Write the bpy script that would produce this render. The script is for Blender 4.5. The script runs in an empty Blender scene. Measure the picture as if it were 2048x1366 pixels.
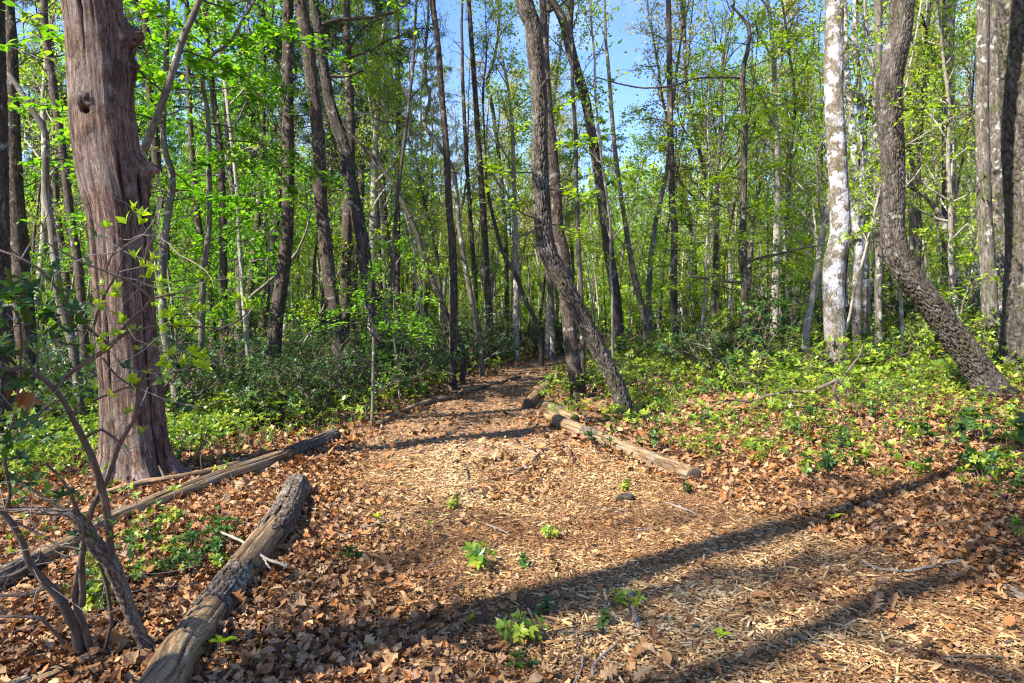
import bpy, math, random
import numpy as np
from mathutils import Vector, Euler
# ------------------------------------------------------------------ camera, sky, sun, exposure
SC = bpy.context.scene
COL = SC.collection
F, CU, CV, CAMZ = 1365.0, 1024.0, 650.0, 1.55      # focal length in photo pixels, vanishing point, eye height
cam = bpy.data.cameras.new("camera"); camo = bpy.data.objects.new("camera", cam); COL.objects.link(camo)
cam.sensor_width = 36.0; cam.lens = 24.0; cam.clip_end = 600; cam.clip_start = 0.05
cam.shift_y = -33.0/2048.0
camo.location = (0, 0, CAMZ); camo.rotation_euler = (math.radians(90), 0, 0)
SC.camera = camo
SUN_DIR = Vector((-0.83, -0.557, 0.0)).normalized()      # horizontal direction towards the sun
SUN_EL = math.radians(43)
W = bpy.data.worlds.new("World"); SC.world = W; W.use_nodes = True
nt = W.node_tree; bg = nt.nodes["Background"]
sky = nt.nodes.new("ShaderNodeTexSky"); sky.sky_type = 'NISHITA'; sky.sun_disc = False
sky.sun_elevation = SUN_EL; sky.sun_rotation = math.atan2(SUN_DIR.x, SUN_DIR.y)
sky.air_density = 1.25; sky.dust_density = 0.3; sky.ozone_density = 3.0
tc = nt.nodes.new("ShaderNodeTexCoord"); mp = nt.nodes.new("ShaderNodeMapping"); mp.inputs['Scale'].default_value = (1.6, 1.6, 4.0)
nz = nt.nodes.new("ShaderNodeTexNoise"); nz.inputs['Scale'].default_value = 2.3; nz.inputs['Detail'].default_value = 7
nz.inputs['Distortion'].default_value = 0.6
cr = nt.nodes.new("ShaderNodeValToRGB"); cr.color_ramp.elements[0].position = 0.50; cr.color_ramp.elements[1].position = 0.80
cr.color_ramp.elements[1].color = (0.5, 0.5, 0.5, 1)
mx = nt.nodes.new("ShaderNodeMixRGB"); mx.inputs[2].default_value = (4.6, 5.0, 5.8, 1)
L = nt.links.new
hs = nt.nodes.new('ShaderNodeHueSaturation'); hs.inputs['Saturation'].default_value = 1.15; hs.inputs['Hue'].default_value = .506; tn = nt.nodes.new('ShaderNodeMixRGB'); tn.blend_type = 'MULTIPLY'; tn.inputs[0].default_value = 1; tn.inputs[2].default_value = (.84, .83, 1.0, 1)
L(tc.outputs['Generated'], mp.inputs[0]); L(mp.outputs[0], nz.inputs['Vector']); L(nz.outputs[0], cr.inputs[0])
L(cr.outputs[0], mx.inputs[0]); L(sky.outputs[0], hs.inputs['Color']); L(hs.outputs[0], tn.inputs[1]); L(tn.outputs[0], mx.inputs[1]); L(mx.outputs[0], bg.inputs[0])
bg.inputs[1].default_value = 0.10
sl = bpy.data.lights.new("sun", 'SUN'); sl.energy = 4.8; sl.angle = math.radians(0.53); sl.color = (1.0, 0.93, 0.82)
so = bpy.data.objects.new("sun", sl); COL.objects.link(so); so.location = (-20, -15, 30)
sv = Vector((SUN_DIR.x*math.cos(SUN_EL), SUN_DIR.y*math.cos(SUN_EL), math.sin(SUN_EL)))
so.rotation_euler = sv.to_track_quat('Z', 'Y').to_euler()
SC.view_settings.view_transform = 'Standard'; SC.view_settings.look = 'None'
SC.view_settings.exposure = 1.92; SC.view_settings.gamma = 1.0
SC.cycles.max_bounces = 6; SC.cycles.diffuse_bounces = 4; SC.cycles.glossy_bounces = 2; SC.cycles.transmission_bounces = 4
SC.cycles.sample_clamp_indirect = 6.0; SC.cycles.filter_width = 1.2
SC.cycles.use_denoising = True
rng = np.random.default_rng(7)
random.seed(7)
# ------------------------------------------------------------------ numeric helpers
def _h(ix, iy, iz, s):
    n = (ix.astype(np.int64)*374761393 + iy.astype(np.int64)*668265263 + iz.astype(np.int64)*2147483647 + s*974711) & 0x7fffffff
    n = ((n ^ (n >> 13))*1274126177) & 0x7fffffff
    n = ((n ^ (n >> 16))*1103515245) & 0x7fffffff
    return (n & 0xfffff)/float(0xfffff)
def vnoise(x, y, z=0.0, s=0):
    x = np.asarray(x, float); y = np.asarray(y, float); z = np.asarray(z, float) + 0*x; y = y + 0*x
    ix, iy, iz = np.floor(x), np.floor(y), np.floor(z); fx, fy, fz = x-ix, y-iy, z-iz
    fx = fx*fx*(3-2*fx); fy = fy*fy*(3-2*fy); fz = fz*fz*(3-2*fz)
    def c(a, b, d): return _h(ix+a, iy+b, iz+d, s)
    a = c(0,0,0)*(1-fx)+c(1,0,0)*fx; b = c(0,1,0)*(1-fx)+c(1,1,0)*fx
    e = c(0,0,1)*(1-fx)+c(1,0,1)*fx; g = c(0,1,1)*(1-fx)+c(1,1,1)*fx
    return ((a*(1-fy)+b*fy)*(1-fz)+(e*(1-fy)+g*fy)*fz)*2-1
def fbm(x, y, z=0.0, s=0, o=3):
    r = 0; a = 1.0; t = 0
    for i in range(o):
        r = r + a*vnoise(np.asarray(x)*2**i, np.asarray(y)*2**i, np.asarray(z)*2**i, s+i); t += a; a *= .5
    return r/t
def cells(u, v, per, s=0):
    """distance to the nearest cell border of a jittered grid, periodic in u (plates of bark)"""
    iu, iv = np.floor(u), np.floor(v); f1 = np.full(u.shape, 9.); f2 = np.full(u.shape, 9.)
    for a in (-1, 0, 1):
        for b in (-1, 0, 1):
            cu, cv = iu+a, iv+b; m = np.mod(cu, per)
            px = cu+.5+.8*(_h(m, cv, 0*cu, s)-.5); py = cv+.5+.8*(_h(m, cv, 0*cu, s+5)-.5)
            d = np.hypot(u-px, v-py); n1 = np.minimum(f1, d); f2 = np.minimum(f2, np.maximum(f1, d)); f1 = n1
    return f2-f1
def path_c(y): return np.interp(y, [0, 3, 7, 11, 15, 20, 24, 30, 45], [.3, .2, -.4, -.68, -.35, .6, 1.7, 4.5, 14])
def path_w(y): return np.interp(y, [0, 3, 7, 11, 15, 24, 45], [2.1, 2.0, 1.95, 1.25, .9, .85, .8])
def terrain(x, y):
    x = np.asarray(x, float); y = np.asarray(y, float)
    r = x-path_c(y)-path_w(y); l = -(x-path_c(y))-path_w(y)
    rr = np.clip(r, 0, 30); ll = np.clip(l, 0, 40)
    z = 0.11*(rr - 1.2*(1-np.exp(-rr/1.2)))*(1-rr*.006) - 0.03*(ll - 2*(1-np.exp(-ll/2)))
    z = z + .025*np.clip(y-14, 0, 60)
    z = z + .05*vnoise(x*.5, y*.5, 0, 3) + .022*vnoise(x*1.7, y*1.7, 0, 4)
    z = z + .05*np.clip(rr, 0, 1)*vnoise(x*.9, y*.9, 0, 9)
    return z
def tz(x, y): return float(terrain(np.array([x]), np.array([y]))[0])
def ground(u, v):
    """ground point seen at a photo pixel"""
    d = np.arange(1.2, 90, .01); x = (u-CU)/F*d; z = CAMZ-(v-CV)/F*d
    k = np.where(z <= terrain(x, d))[0]
    i = k[0] if len(k) else len(d)-1
    return float(x[i]), float(d[i]), float(terrain(x[i:i+1], d[i:i+1])[0])
def at(u, v, d): return np.array([(u-CU)/F*d, d, CAMZ-(v-CV)/F*d])
# ------------------------------------------------------------------ mesh collector
class MB:
    def __init__(s): s.v = []; s.f = []; s.n = 0; s.bc = []; s.r = []; s.c = []
    def add(s, v, f, bc=None, r=None, c=None):
        v = np.asarray(v, float); f = np.asarray(f, int); m = len(v)
        s.v.append(v); s.f.append(f+s.n); s.n += m
        s.bc.append(v if bc is None else bc)
        s.r.append(np.zeros(m) if r is None else (np.full(m, r) if np.isscalar(r) else r))
        s.c.append(np.zeros(m) if c is None else c)
    def join(s, o, M=None):
        for v, f, bc, r, c in zip(o.v, o.f, o.bc, o.r, o.c): pass
    def mesh(s, name, smooth=True):
        me = bpy.data.meshes.new(name)
        if not s.v: return me
        V = np.concatenate(s.v); me.vertices.add(len(V)); me.vertices.foreach_set('co', V.astype(np.float32).ravel())
        li = np.concatenate([f.ravel() for f in s.f]); tot = np.concatenate([np.full(len(f), f.shape[1]) for f in s.f])
        me.loops.add(len(li)); me.loops.foreach_set('vertex_index', li.astype(np.int32))
        me.polygons.add(len(tot)); st = np.concatenate([[0], np.cumsum(tot)[:-1]])
        me.polygons.foreach_set('loop_start', st.astype(np.int32)); me.polygons.foreach_set('loop_total', tot.astype(np.int32))
        me.update(calc_edges=True)
        me.polygons.foreach_set('use_smooth', np.full(len(tot), smooth))
        a = me.attributes.new('bc', 'FLOAT_VECTOR', 'POINT'); a.data.foreach_set('vector', np.concatenate(s.bc).astype(np.float32).ravel())
        a = me.attributes.new('rnd', 'FLOAT', 'POINT'); a.data.foreach_set('value', np.concatenate(s.r).astype(np.float32))
        a = me.attributes.new('crev', 'FLOAT', 'POINT'); a.data.foreach_set('value', np.concatenate(s.c).astype(np.float32))
        return me
    def build(s, name, mat, parent=None, smooth=True):
        me = s.mesh(name, smooth); me.materials.append(mat)
        o = bpy.data.objects.new(name, me); COL.objects.link(o)
        if parent: o.parent = parent
        return o
def tag(o, label=None, cat=None, group=None, kind=None):
    if label: o['label'] = label
    if cat: o['category'] = cat
    if group: o['group'] = group
    if kind: o['kind'] = kind
    return o
def empty(name, loc, rz=0.0, sc=1.0):
    o = bpy.data.objects.new(name, None); COL.objects.link(o); o.location = loc; o.rotation_euler = (0, 0, rz); o.scale = (sc,)*3
    o.empty_display_size = .2
    return o
def smoothpath(P, R, step):
    """Catmull-Rom resampling of points (n,3) and radii"""
    P = np.asarray(P, float); R = np.asarray(R, float)
    Q = np.vstack([2*P[0]-P[1], P, 2*P[-1]-P[-2]]); out = []; rad = []
    for i in range(len(P)-1):
        a, b, c, d = Q[i], Q[i+1], Q[i+2], Q[i+3]; n = max(2, int(np.linalg.norm(c-b)/step))
        t = np.arange(n)[:, None]/n
        out.append(.5*((2*b)+(-a+c)*t+(2*a-5*b+4*c-d)*t*t+(-a+3*b-3*c+d)*t**3)); rad.append(R[i]+(R[i+1]-R[i])*t[:, 0])
    out.append(P[-1:]); rad.append(R[-1:])
    return np.vstack(out), np.concatenate(rad)
def frames(P):
    T = np.gradient(P, axis=0); T /= np.linalg.norm(T, axis=1)[:, None]+1e-9
    ref = np.array([0., 1., 0.]) if abs(T[:, 1]).mean() < .8 else np.array([1., 0., 0.])
    A = np.cross(T, ref); A /= np.linalg.norm(A, axis=1)[:, None]+1e-9
    B = np.cross(A, T)
    return T, A, B
def tube(mb, P, R, sides=6, disp=None, r=0.0, cap=True, s0=0.0):
    P = np.asarray(P, float); R = np.asarray(R, float); n = len(P)
    if n < 2: return
    T, A, B = frames(P)
    s = np.concatenate([[0], np.cumsum(np.linalg.norm(np.diff(P, axis=0), axis=1))])+s0
    th = np.arange(sides)/sides*2*math.pi
    ct, sn = np.cos(th), np.sin(th)
    TH, S = np.meshgrid(th, s); RR = np.repeat(R[:, None], sides, 1); cv = np.zeros_like(RR)
    if disp is not None:
        dd, cv = disp(TH, S, RR); RR = RR+dd
    V = P[:, None, :]+RR[..., None]*(ct[None, :, None]*A[:, None, :]+sn[None, :, None]*B[:, None, :])
    rm = np.maximum(R, .02)[:, None]
    bc = np.stack([ct[None, :]*rm, sn[None, :]*rm, S], -1)
    i = np.arange(n-1)[:, None]*sides; j = np.arange(sides)[None, :]; k = (j+1) % sides
    Fq = np.stack([i+j, i+k, i+sides+k, i+sides+j], -1).reshape(-1, 4)
    mb.add(V.reshape(-1, 3), Fq, bc.reshape(-1, 3), r, cv.ravel())
    if cap:
        for e in (0, n-1):
            c = P[e]; ring = V[e]; m = sides
            vv = np.vstack([ring, c[None]]); q = np.arange(m)
            ff = np.stack([q, (q+1) % m, np.full(m, m)], -1)
            if e == 0: ff = ff[:, ::-1]
            mb.add(vv, ff, np.vstack([bc[e], [[0, 0, s[e]]]]), r, np.concatenate([cv[e], [0]]))
# leaf templates: (verts, tri/quad faces); x = width, y = length
LQ = (np.array([[0, 0, 0], [.27, .42, .05], [0, 1, -.06], [-.27, .42, .05]]), np.array([[0, 1, 2, 3]]))
LOV = (np.array([[0, 0, 0], [.17, .25, .05], [.21, .55, .06], [0, 1, -.10], [-.21, .55, .06], [-.17, .25, .05], [0, .5, 0.0]]),
       np.array([[0, 1, 2, 6], [6, 2, 3, 3], [6, 3, 4, 4], [0, 6, 4, 5]]))
LOV = (LOV[0], np.array([[0, 1, 6], [1, 2, 6], [2, 3, 6], [3, 4, 6], [4, 5, 6], [5, 0, 6]]))
_o = []
for k, (y, wd) in enumerate([(.0, .03), (.16, .10), (.26, .26), (.36, .11), (.50, .36), (.60, .14), (.74, .32), (.84, .12)]): _o.append((wd, y))
_r = [(a, b, .10*abs(a)/.3) for a, b in _o]; _l = [(-a, b, .10*abs(a)/.3) for a, b in _o[::-1]]
OAKV = np.array(_r+[(0, 1.0, -.05)]+_l+[(0, .5, 0)]); _m = len(OAKV)-1
OAK = (OAKV, np.array([[i, (i+1) % _m, _m] for i in range(_m)]))
NEED = (np.array([[-.012, 0, 0], [.012, 0, 0], [0, 1, .05]]), np.array([[0, 1, 2]]))
def rotmats(nrm, yaw):
    """orthonormal frames whose z axis is nrm, spun by yaw"""
    nrm = nrm/np.linalg.norm(nrm, axis=1)[:, None]
    ref = np.where(np.abs(nrm[:, 2:3]) < .9, np.array([[0, 0, 1.]]), np.array([[1., 0, 0]]))
    a = np.cross(ref, nrm); a /= np.linalg.norm(a, axis=1)[:, None]; b = np.cross(nrm, a)
    c, s = np.cos(yaw)[:, None], np.sin(yaw)[:, None]
    return a*c+b*s, -a*s+b*c, nrm
def leaves(mb, C, size, nrm, yaw, tmpl=LQ, rnd=None, curl=0.0, rr=rng, widen=1.0):
    n = len(C)
    if n == 0: return
    X, Y, Z = rotmats(nrm, yaw); T = tmpl[0]; k = len(T); size = np.broadcast_to(size, n)
    tx = T[None, :, 0]*widen; ty = T[None, :, 1]+np.zeros((n, k)); tzv = T[None, :, 2]+np.zeros((n, k))
    if curl: 
        cc = rr.uniform(-curl, curl*1.6, n)[:, None]; tzv = tzv+cc*(ty-.5)**2+rr.uniform(-curl, curl*1.5, n)[:, None]*tx**2*3
    V = C[:, None]+size[:, None, None]*(tx[..., None]*X[:, None]+ty[..., None]*Y[:, None]+tzv[..., None]*Z[:, None])
    Fs = (tmpl[1][None]+np.arange(n)[:, None, None]*k).reshape(-1, tmpl[1].shape[1])
    if rnd is None: rnd = rr.random(n)
    mb.add(V.reshape(-1, 3), Fs, None, np.repeat(rnd, k))
def dirs(n, rr, up=0.0, flat=1.0):
    v = rr.normal(size=(n, 3)); v[:, 2] = v[:, 2]*flat+up
    return v/np.linalg.norm(v, axis=1)[:, None]
# ------------------------------------------------------------------ materials
def mat(name):
    m = bpy.data.materials.new(name); m.use_nodes = True; n = m.node_tree.nodes
    return m, n, m.node_tree.links.new, n['Principled BSDF'], n['Material Output']
def ramp(n, stops, interp='LINEAR'):
    r = n.new("ShaderNodeValToRGB"); e = r.color_ramp; e.interpolation = interp
    while len(e.elements) < len(stops): e.elements.new(.5)
    for i, (p, c) in enumerate(stops): e.elements[i].position = p; e.elements[i].color = (*c, 1)
    return r
def leafmat(name, stops, trans=.45, rough=.45, spec=.3, tgain=(1.15, 1.25, .55)):
    m, n, L, b, out = mat(name)
    a = n.new("ShaderNodeAttribute"); a.attribute_name = 'rnd'
    oi = n.new("ShaderNodeObjectInfo"); ad = n.new("ShaderNodeMath"); ad.operation = 'MULTIPLY_ADD'
    ad.inputs[1].default_value = .78; mu = n.new("ShaderNodeMath"); mu.operation = 'MULTIPLY'; mu.inputs[1].default_value = .22
    L(oi.outputs['Random'], mu.inputs[0]); L(a.outputs['Fac'], ad.inputs[0]); L(mu.outputs[0], ad.inputs[2])
    r = ramp(n, stops); L(ad.outputs[0], r.inputs[0]); L(r.outputs[0], b.inputs['Base Color'])
    b.inputs['Roughness'].default_value = rough; b.inputs['Specular IOR Level'].default_value = spec
    if trans > 0:
        t = n.new("ShaderNodeBsdfTranslucent"); mc = n.new("ShaderNodeMixRGB"); mc.blend_type = 'MULTIPLY'; mc.inputs[0].default_value = 1
        mc.inputs[2].default_value = (*tgain, 1); L(r.outputs[0], mc.inputs[1]); L(mc.outputs[0], t.inputs[0])
        x = n.new("ShaderNodeMixShader"); x.inputs[0].default_value = trans
        L(b.outputs[0], x.inputs[1]); L(t.outputs[0], x.inputs[2]); L(x.outputs[0], out.inputs[0])
    return m
def barkmat(name, dark, mid, light, sc=9.0, stretch=.16, bump=.6, dist=.02, lichen=None, lamt=.55, moss=None, crevc=.45, lsc=5.0, fine=60.0, rough=.9):
    m, n, L, b, out = mat(name)
    a = n.new("ShaderNodeAttribute"); a.attribute_name = 'bc'; a.attribute_type = 'GEOMETRY'
    oi = n.new("ShaderNodeObjectInfo")
    off = n.new("ShaderNodeVectorMath"); off.operation = 'ADD'; 
    sca = n.new("ShaderNodeMath"); sca.operation = 'MULTIPLY'; sca.inputs[1].default_value = 37.0
    L(oi.outputs['Random'], sca.inputs[0]); L(a.outputs['Vector'], off.inputs[0]); L(sca.outputs[0], off.inputs[1])
    mpn = n.new("ShaderNodeMapping"); mpn.inputs['Scale'].default_value = (1, 1, stretch); L(off.outputs[0], mpn.inputs[0])
    n1 = n.new("ShaderNodeTexNoise"); n1.inputs['Scale'].default_value = sc; n1.inputs['Detail'].default_value = 8; n1.inputs['Roughness'].default_value = .68
    n1.inputs['Distortion'].default_value = .8; L(mpn.outputs[0], n1.inputs['Vector'])
    v1 = n.new("ShaderNodeTexVoronoi"); v1.feature = 'DISTANCE_TO_EDGE'; v1.inputs['Scale'].default_value = sc*2.2
    wv = n.new("ShaderNodeMixRGB"); wv.inputs[0].default_value = .12; L(mpn.outputs[0], wv.inputs[1]); L(n1.outputs['Color'], wv.inputs[2]); L(wv.outputs[0], v1.inputs['Vector'])
    rr = ramp(n, [(0.30, dark), (.52, mid), (.72, light)]); L(n1.outputs[0], rr.inputs[0])
    cur = rr.outputs[0]
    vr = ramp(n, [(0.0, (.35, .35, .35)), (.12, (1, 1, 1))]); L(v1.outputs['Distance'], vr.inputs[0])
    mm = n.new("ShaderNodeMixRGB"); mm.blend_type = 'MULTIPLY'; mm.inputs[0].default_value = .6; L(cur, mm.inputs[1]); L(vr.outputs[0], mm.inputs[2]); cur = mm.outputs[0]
    nf = n.new("ShaderNodeTexNoise"); nf.inputs['Scale'].default_value = fine; nf.inputs['Detail'].default_value = 5; L(off.outputs[0], nf.inputs['Vector'])
    if lichen:
        nl = n.new("ShaderNodeTexNoise"); nl.inputs['Scale'].default_value = lsc; nl.inputs['Detail'].default_value = 5 if name.startswith('birch') else 9; nl.inputs['Roughness'].default_value = .62
        L(off.outputs[0], nl.inputs['Vector']); rl = ramp(n, [(lamt, (0, 0, 0)), (lamt+.05, (1, 1, 1))]); L(nl.outputs[0], rl.inputs[0])
        ml = n.new("ShaderNodeMixRGB"); ml.inputs[2].default_value = (*lichen, 1)
        if name.startswith('birch'):
            sx = n.new("ShaderNodeSeparateXYZ"); mr = n.new("ShaderNodeMapRange"); mr.inputs[1].default_value = .9; mr.inputs[2].default_value = 2.1
            mr.inputs[3].default_value = .12; mm2 = n.new("ShaderNodeMath"); mm2.operation = 'MULTIPLY'
            L(a.outputs['Vector'], sx.inputs[0]); L(sx.outputs[2], mr.inputs[0]); L(mr.outputs[0], mm2.inputs[0]); L(rl.outputs[0], mm2.inputs[1]); L(mm2.outputs[0], ml.inputs[0])
        else: L(rl.outputs[0], ml.inputs[0])
        L(cur, ml.inputs[1]); cur = ml.outputs[0]
    if moss:
        nm = n.new("ShaderNodeTexNoise"); nm.inputs['Scale'].default_value = 3.1; nm.inputs['Detail'].default_value = 8
        L(off.outputs[0], nm.inputs['Vector']); rm = ramp(n, [(.54, (0, 0, 0)), (.66, (.8, .8, .8))]); L(nm.outputs[0], rm.inputs[0])
        ml = n.new("ShaderNodeMixRGB"); ml.inputs[2].default_value = (*moss, 1); L(rm.outputs[0], ml.inputs[0]); L(cur, ml.inputs[1]); cur = ml.outputs[0]
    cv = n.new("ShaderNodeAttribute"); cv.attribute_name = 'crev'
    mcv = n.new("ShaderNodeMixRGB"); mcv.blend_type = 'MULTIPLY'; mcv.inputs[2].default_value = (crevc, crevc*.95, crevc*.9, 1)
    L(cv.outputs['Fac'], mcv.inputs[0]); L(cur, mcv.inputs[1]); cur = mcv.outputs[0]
    fr = ramp(n, [(.3, (.65, .65, .65)), (.7, (1.3, 1.3, 1.3))]); L(nf.outputs[0], fr.inputs[0])
    mf = n.new("ShaderNodeMixRGB"); mf.blend_type = 'MULTIPLY'; mf.inputs[0].default_value = .8; L(cur, mf.inputs[1]); L(fr.outputs[0], mf.inputs[2])
    L(mf.outputs[0], b.inputs['Base Color'])
    b.inputs['Roughness'].default_value = rough; b.inputs['Specular IOR Level'].default_value = .2
    h = n.new("ShaderNodeMath"); h.operation = 'MULTIPLY_ADD'; h.inputs[1].default_value = .5; L(vr.outputs[0], h.inputs[0]); L(n1.outputs[0], h.inputs[2])
    h2 = n.new("ShaderNodeMath"); h2.operation = 'MULTIPLY_ADD'; h2.inputs[1].default_value = .3; L(nf.outputs[0], h2.inputs[0]); L(h.outputs[0], h2.inputs[2])
    bp = n.new("ShaderNodeBump"); bp.inputs['Strength'].default_value = bump; bp.inputs['Distance'].default_value = dist
    L(h2.outputs[0], bp.inputs['Height']); L(bp.outputs[0], b.inputs['Normal'])
    return m
M = {}
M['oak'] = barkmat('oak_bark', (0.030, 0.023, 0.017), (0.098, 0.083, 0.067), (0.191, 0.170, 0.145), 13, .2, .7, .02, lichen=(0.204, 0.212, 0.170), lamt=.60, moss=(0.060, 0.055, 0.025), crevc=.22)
M['pine'] = barkmat('pine_bark', (.028, .021, .017), (.085, .064, .050), (.17, .135, .11), 14, .3, .8, .02, lichen=(.26, .235, .20), lamt=.60)
M['dark'] = barkmat('dark_bark', (0.023, 0.020, 0.016), (0.068, 0.056, 0.046), (0.153, 0.132, 0.110), 12, .2, .7, .02, lichen=(0.216, 0.225, 0.198), lamt=.60)
M['grey'] = barkmat('grey_bark', (0.045, 0.039, 0.032), (0.131, 0.113, 0.093), (0.243, 0.221, 0.184), 12, .2, .6, .015, lichen=(0.324, 0.333, 0.288), lamt=.58, moss=(0.068, 0.077, 0.027))
M['birch'] = barkmat('birch_bark', (.085, .07, .045), (.20, .17, .13), (.30, .275, .23), 13, .4, .8, .02, lichen=(.43, .43, .45), lamt=.475, moss=(.10, .09, .035), lsc=3.4, crevc=.5)
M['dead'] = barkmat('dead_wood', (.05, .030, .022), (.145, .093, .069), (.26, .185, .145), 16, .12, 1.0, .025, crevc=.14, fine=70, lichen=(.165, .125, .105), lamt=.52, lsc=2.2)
M['oldlog'] = barkmat('log_wood', (0.072, 0.044, 0.024), (0.230, 0.153, 0.081), (0.374, 0.272, 0.153), 16, .09, .8, .01, crevc=.22, fine=80, lichen=(0.170, 0.136, 0.102), lamt=.56, lsc=3.5)
M['logbark'] = barkmat('log_bark', (0.072, 0.054, 0.040), (0.176, 0.136, 0.104), (0.288, 0.232, 0.184), 22, .4, 1.0, .015, crevc=.30, lichen=(0.288, 0.256, 0.200), lamt=.58)
M['stem'] = barkmat('shrub_bark', (0.043, 0.032, 0.025), (0.128, 0.098, 0.076), (0.230, 0.187, 0.153), 40, .1, .6, .004, fine=160)
M['twig'] = barkmat('grey_twig', (0.111, 0.093, 0.076), (0.230, 0.196, 0.162), (0.357, 0.315, 0.264), 30, .15, .4, .004, fine=120)
M['peel'] = barkmat('peeling_bark', (0.085, 0.064, 0.051), (0.187, 0.145, 0.111), (0.272, 0.221, 0.178), 30, .1, .8, .004, crevc=.06, fine=140)
M['pale'] = barkmat('pale_bark', (.11, .098, .08), (.27, .24, .20), (.42, .39, .34), 12, .2, .5, .015, lichen=(.45, .45, .40), lamt=.58)
M['endgrain'] = barkmat('end_grain', (0.030, 0.021, 0.012), (0.084, 0.060, 0.039), (0.144, 0.108, 0.072), 30, 1, .6, .006, fine=120)
M['lime'] = leafmat('lime_leaf', [(0, (.13, .23, .012)), (.4, (.23, .37, .016)), (.75, (.34, .47, .020)), (1, (.44, .46, .04))], .55)
M['green'] = leafmat('green_leaf', [(0, (.07, .18, .010)), (.5, (.13, .32, .012)), (.85, (.22, .40, .016)), (1, (.30, .42, .03))], .55)
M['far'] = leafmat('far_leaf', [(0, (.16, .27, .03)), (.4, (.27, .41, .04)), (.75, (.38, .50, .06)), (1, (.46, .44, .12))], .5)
M['yellow'] = leafmat('yellow_leaf', [(0, (.26, .26, .03)), (.6, (.42, .38, .05)), (1, (.5, .36, .10))], .45)
M['needle'] = leafmat('pine_needle', [(0, (.014, .040, .012)), (.6, (.032, .075, .022)), (1, (.075, .115, .035))], .15)
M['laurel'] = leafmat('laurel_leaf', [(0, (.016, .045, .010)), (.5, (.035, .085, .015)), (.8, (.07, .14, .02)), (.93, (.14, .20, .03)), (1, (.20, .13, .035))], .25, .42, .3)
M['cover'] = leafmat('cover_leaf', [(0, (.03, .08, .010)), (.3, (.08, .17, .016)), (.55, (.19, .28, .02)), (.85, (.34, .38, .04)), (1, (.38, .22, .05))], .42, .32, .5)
M['litter'] = leafmat('dry_leaf', [(0, (0.028, 0.015, 0.009)), (.16, (0.085, 0.043, 0.022)), (.32, (0.169, 0.082, 0.035)), (.46, (0.291, 0.120, 0.037)), (.58, (0.320, 0.174, 0.070)), (.70, (0.188, 0.120, 0.074)), (.84, (0.338, 0.209, 0.099)), (1, (0.414, 0.302, 0.162))], .15, .6, .2, (1.1, .8, .5))
M['chips'] = leafmat('wood_chip', [(0, (0.054, 0.028, 0.014)), (.22, (0.144, 0.070, 0.029)), (.42, (0.243, 0.134, 0.057)), (.62, (0.351, 0.226, 0.098)), (.82, (0.432, 0.321, 0.165)), (1, (0.495, 0.417, 0.282))], 0, .8, .15)
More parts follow.
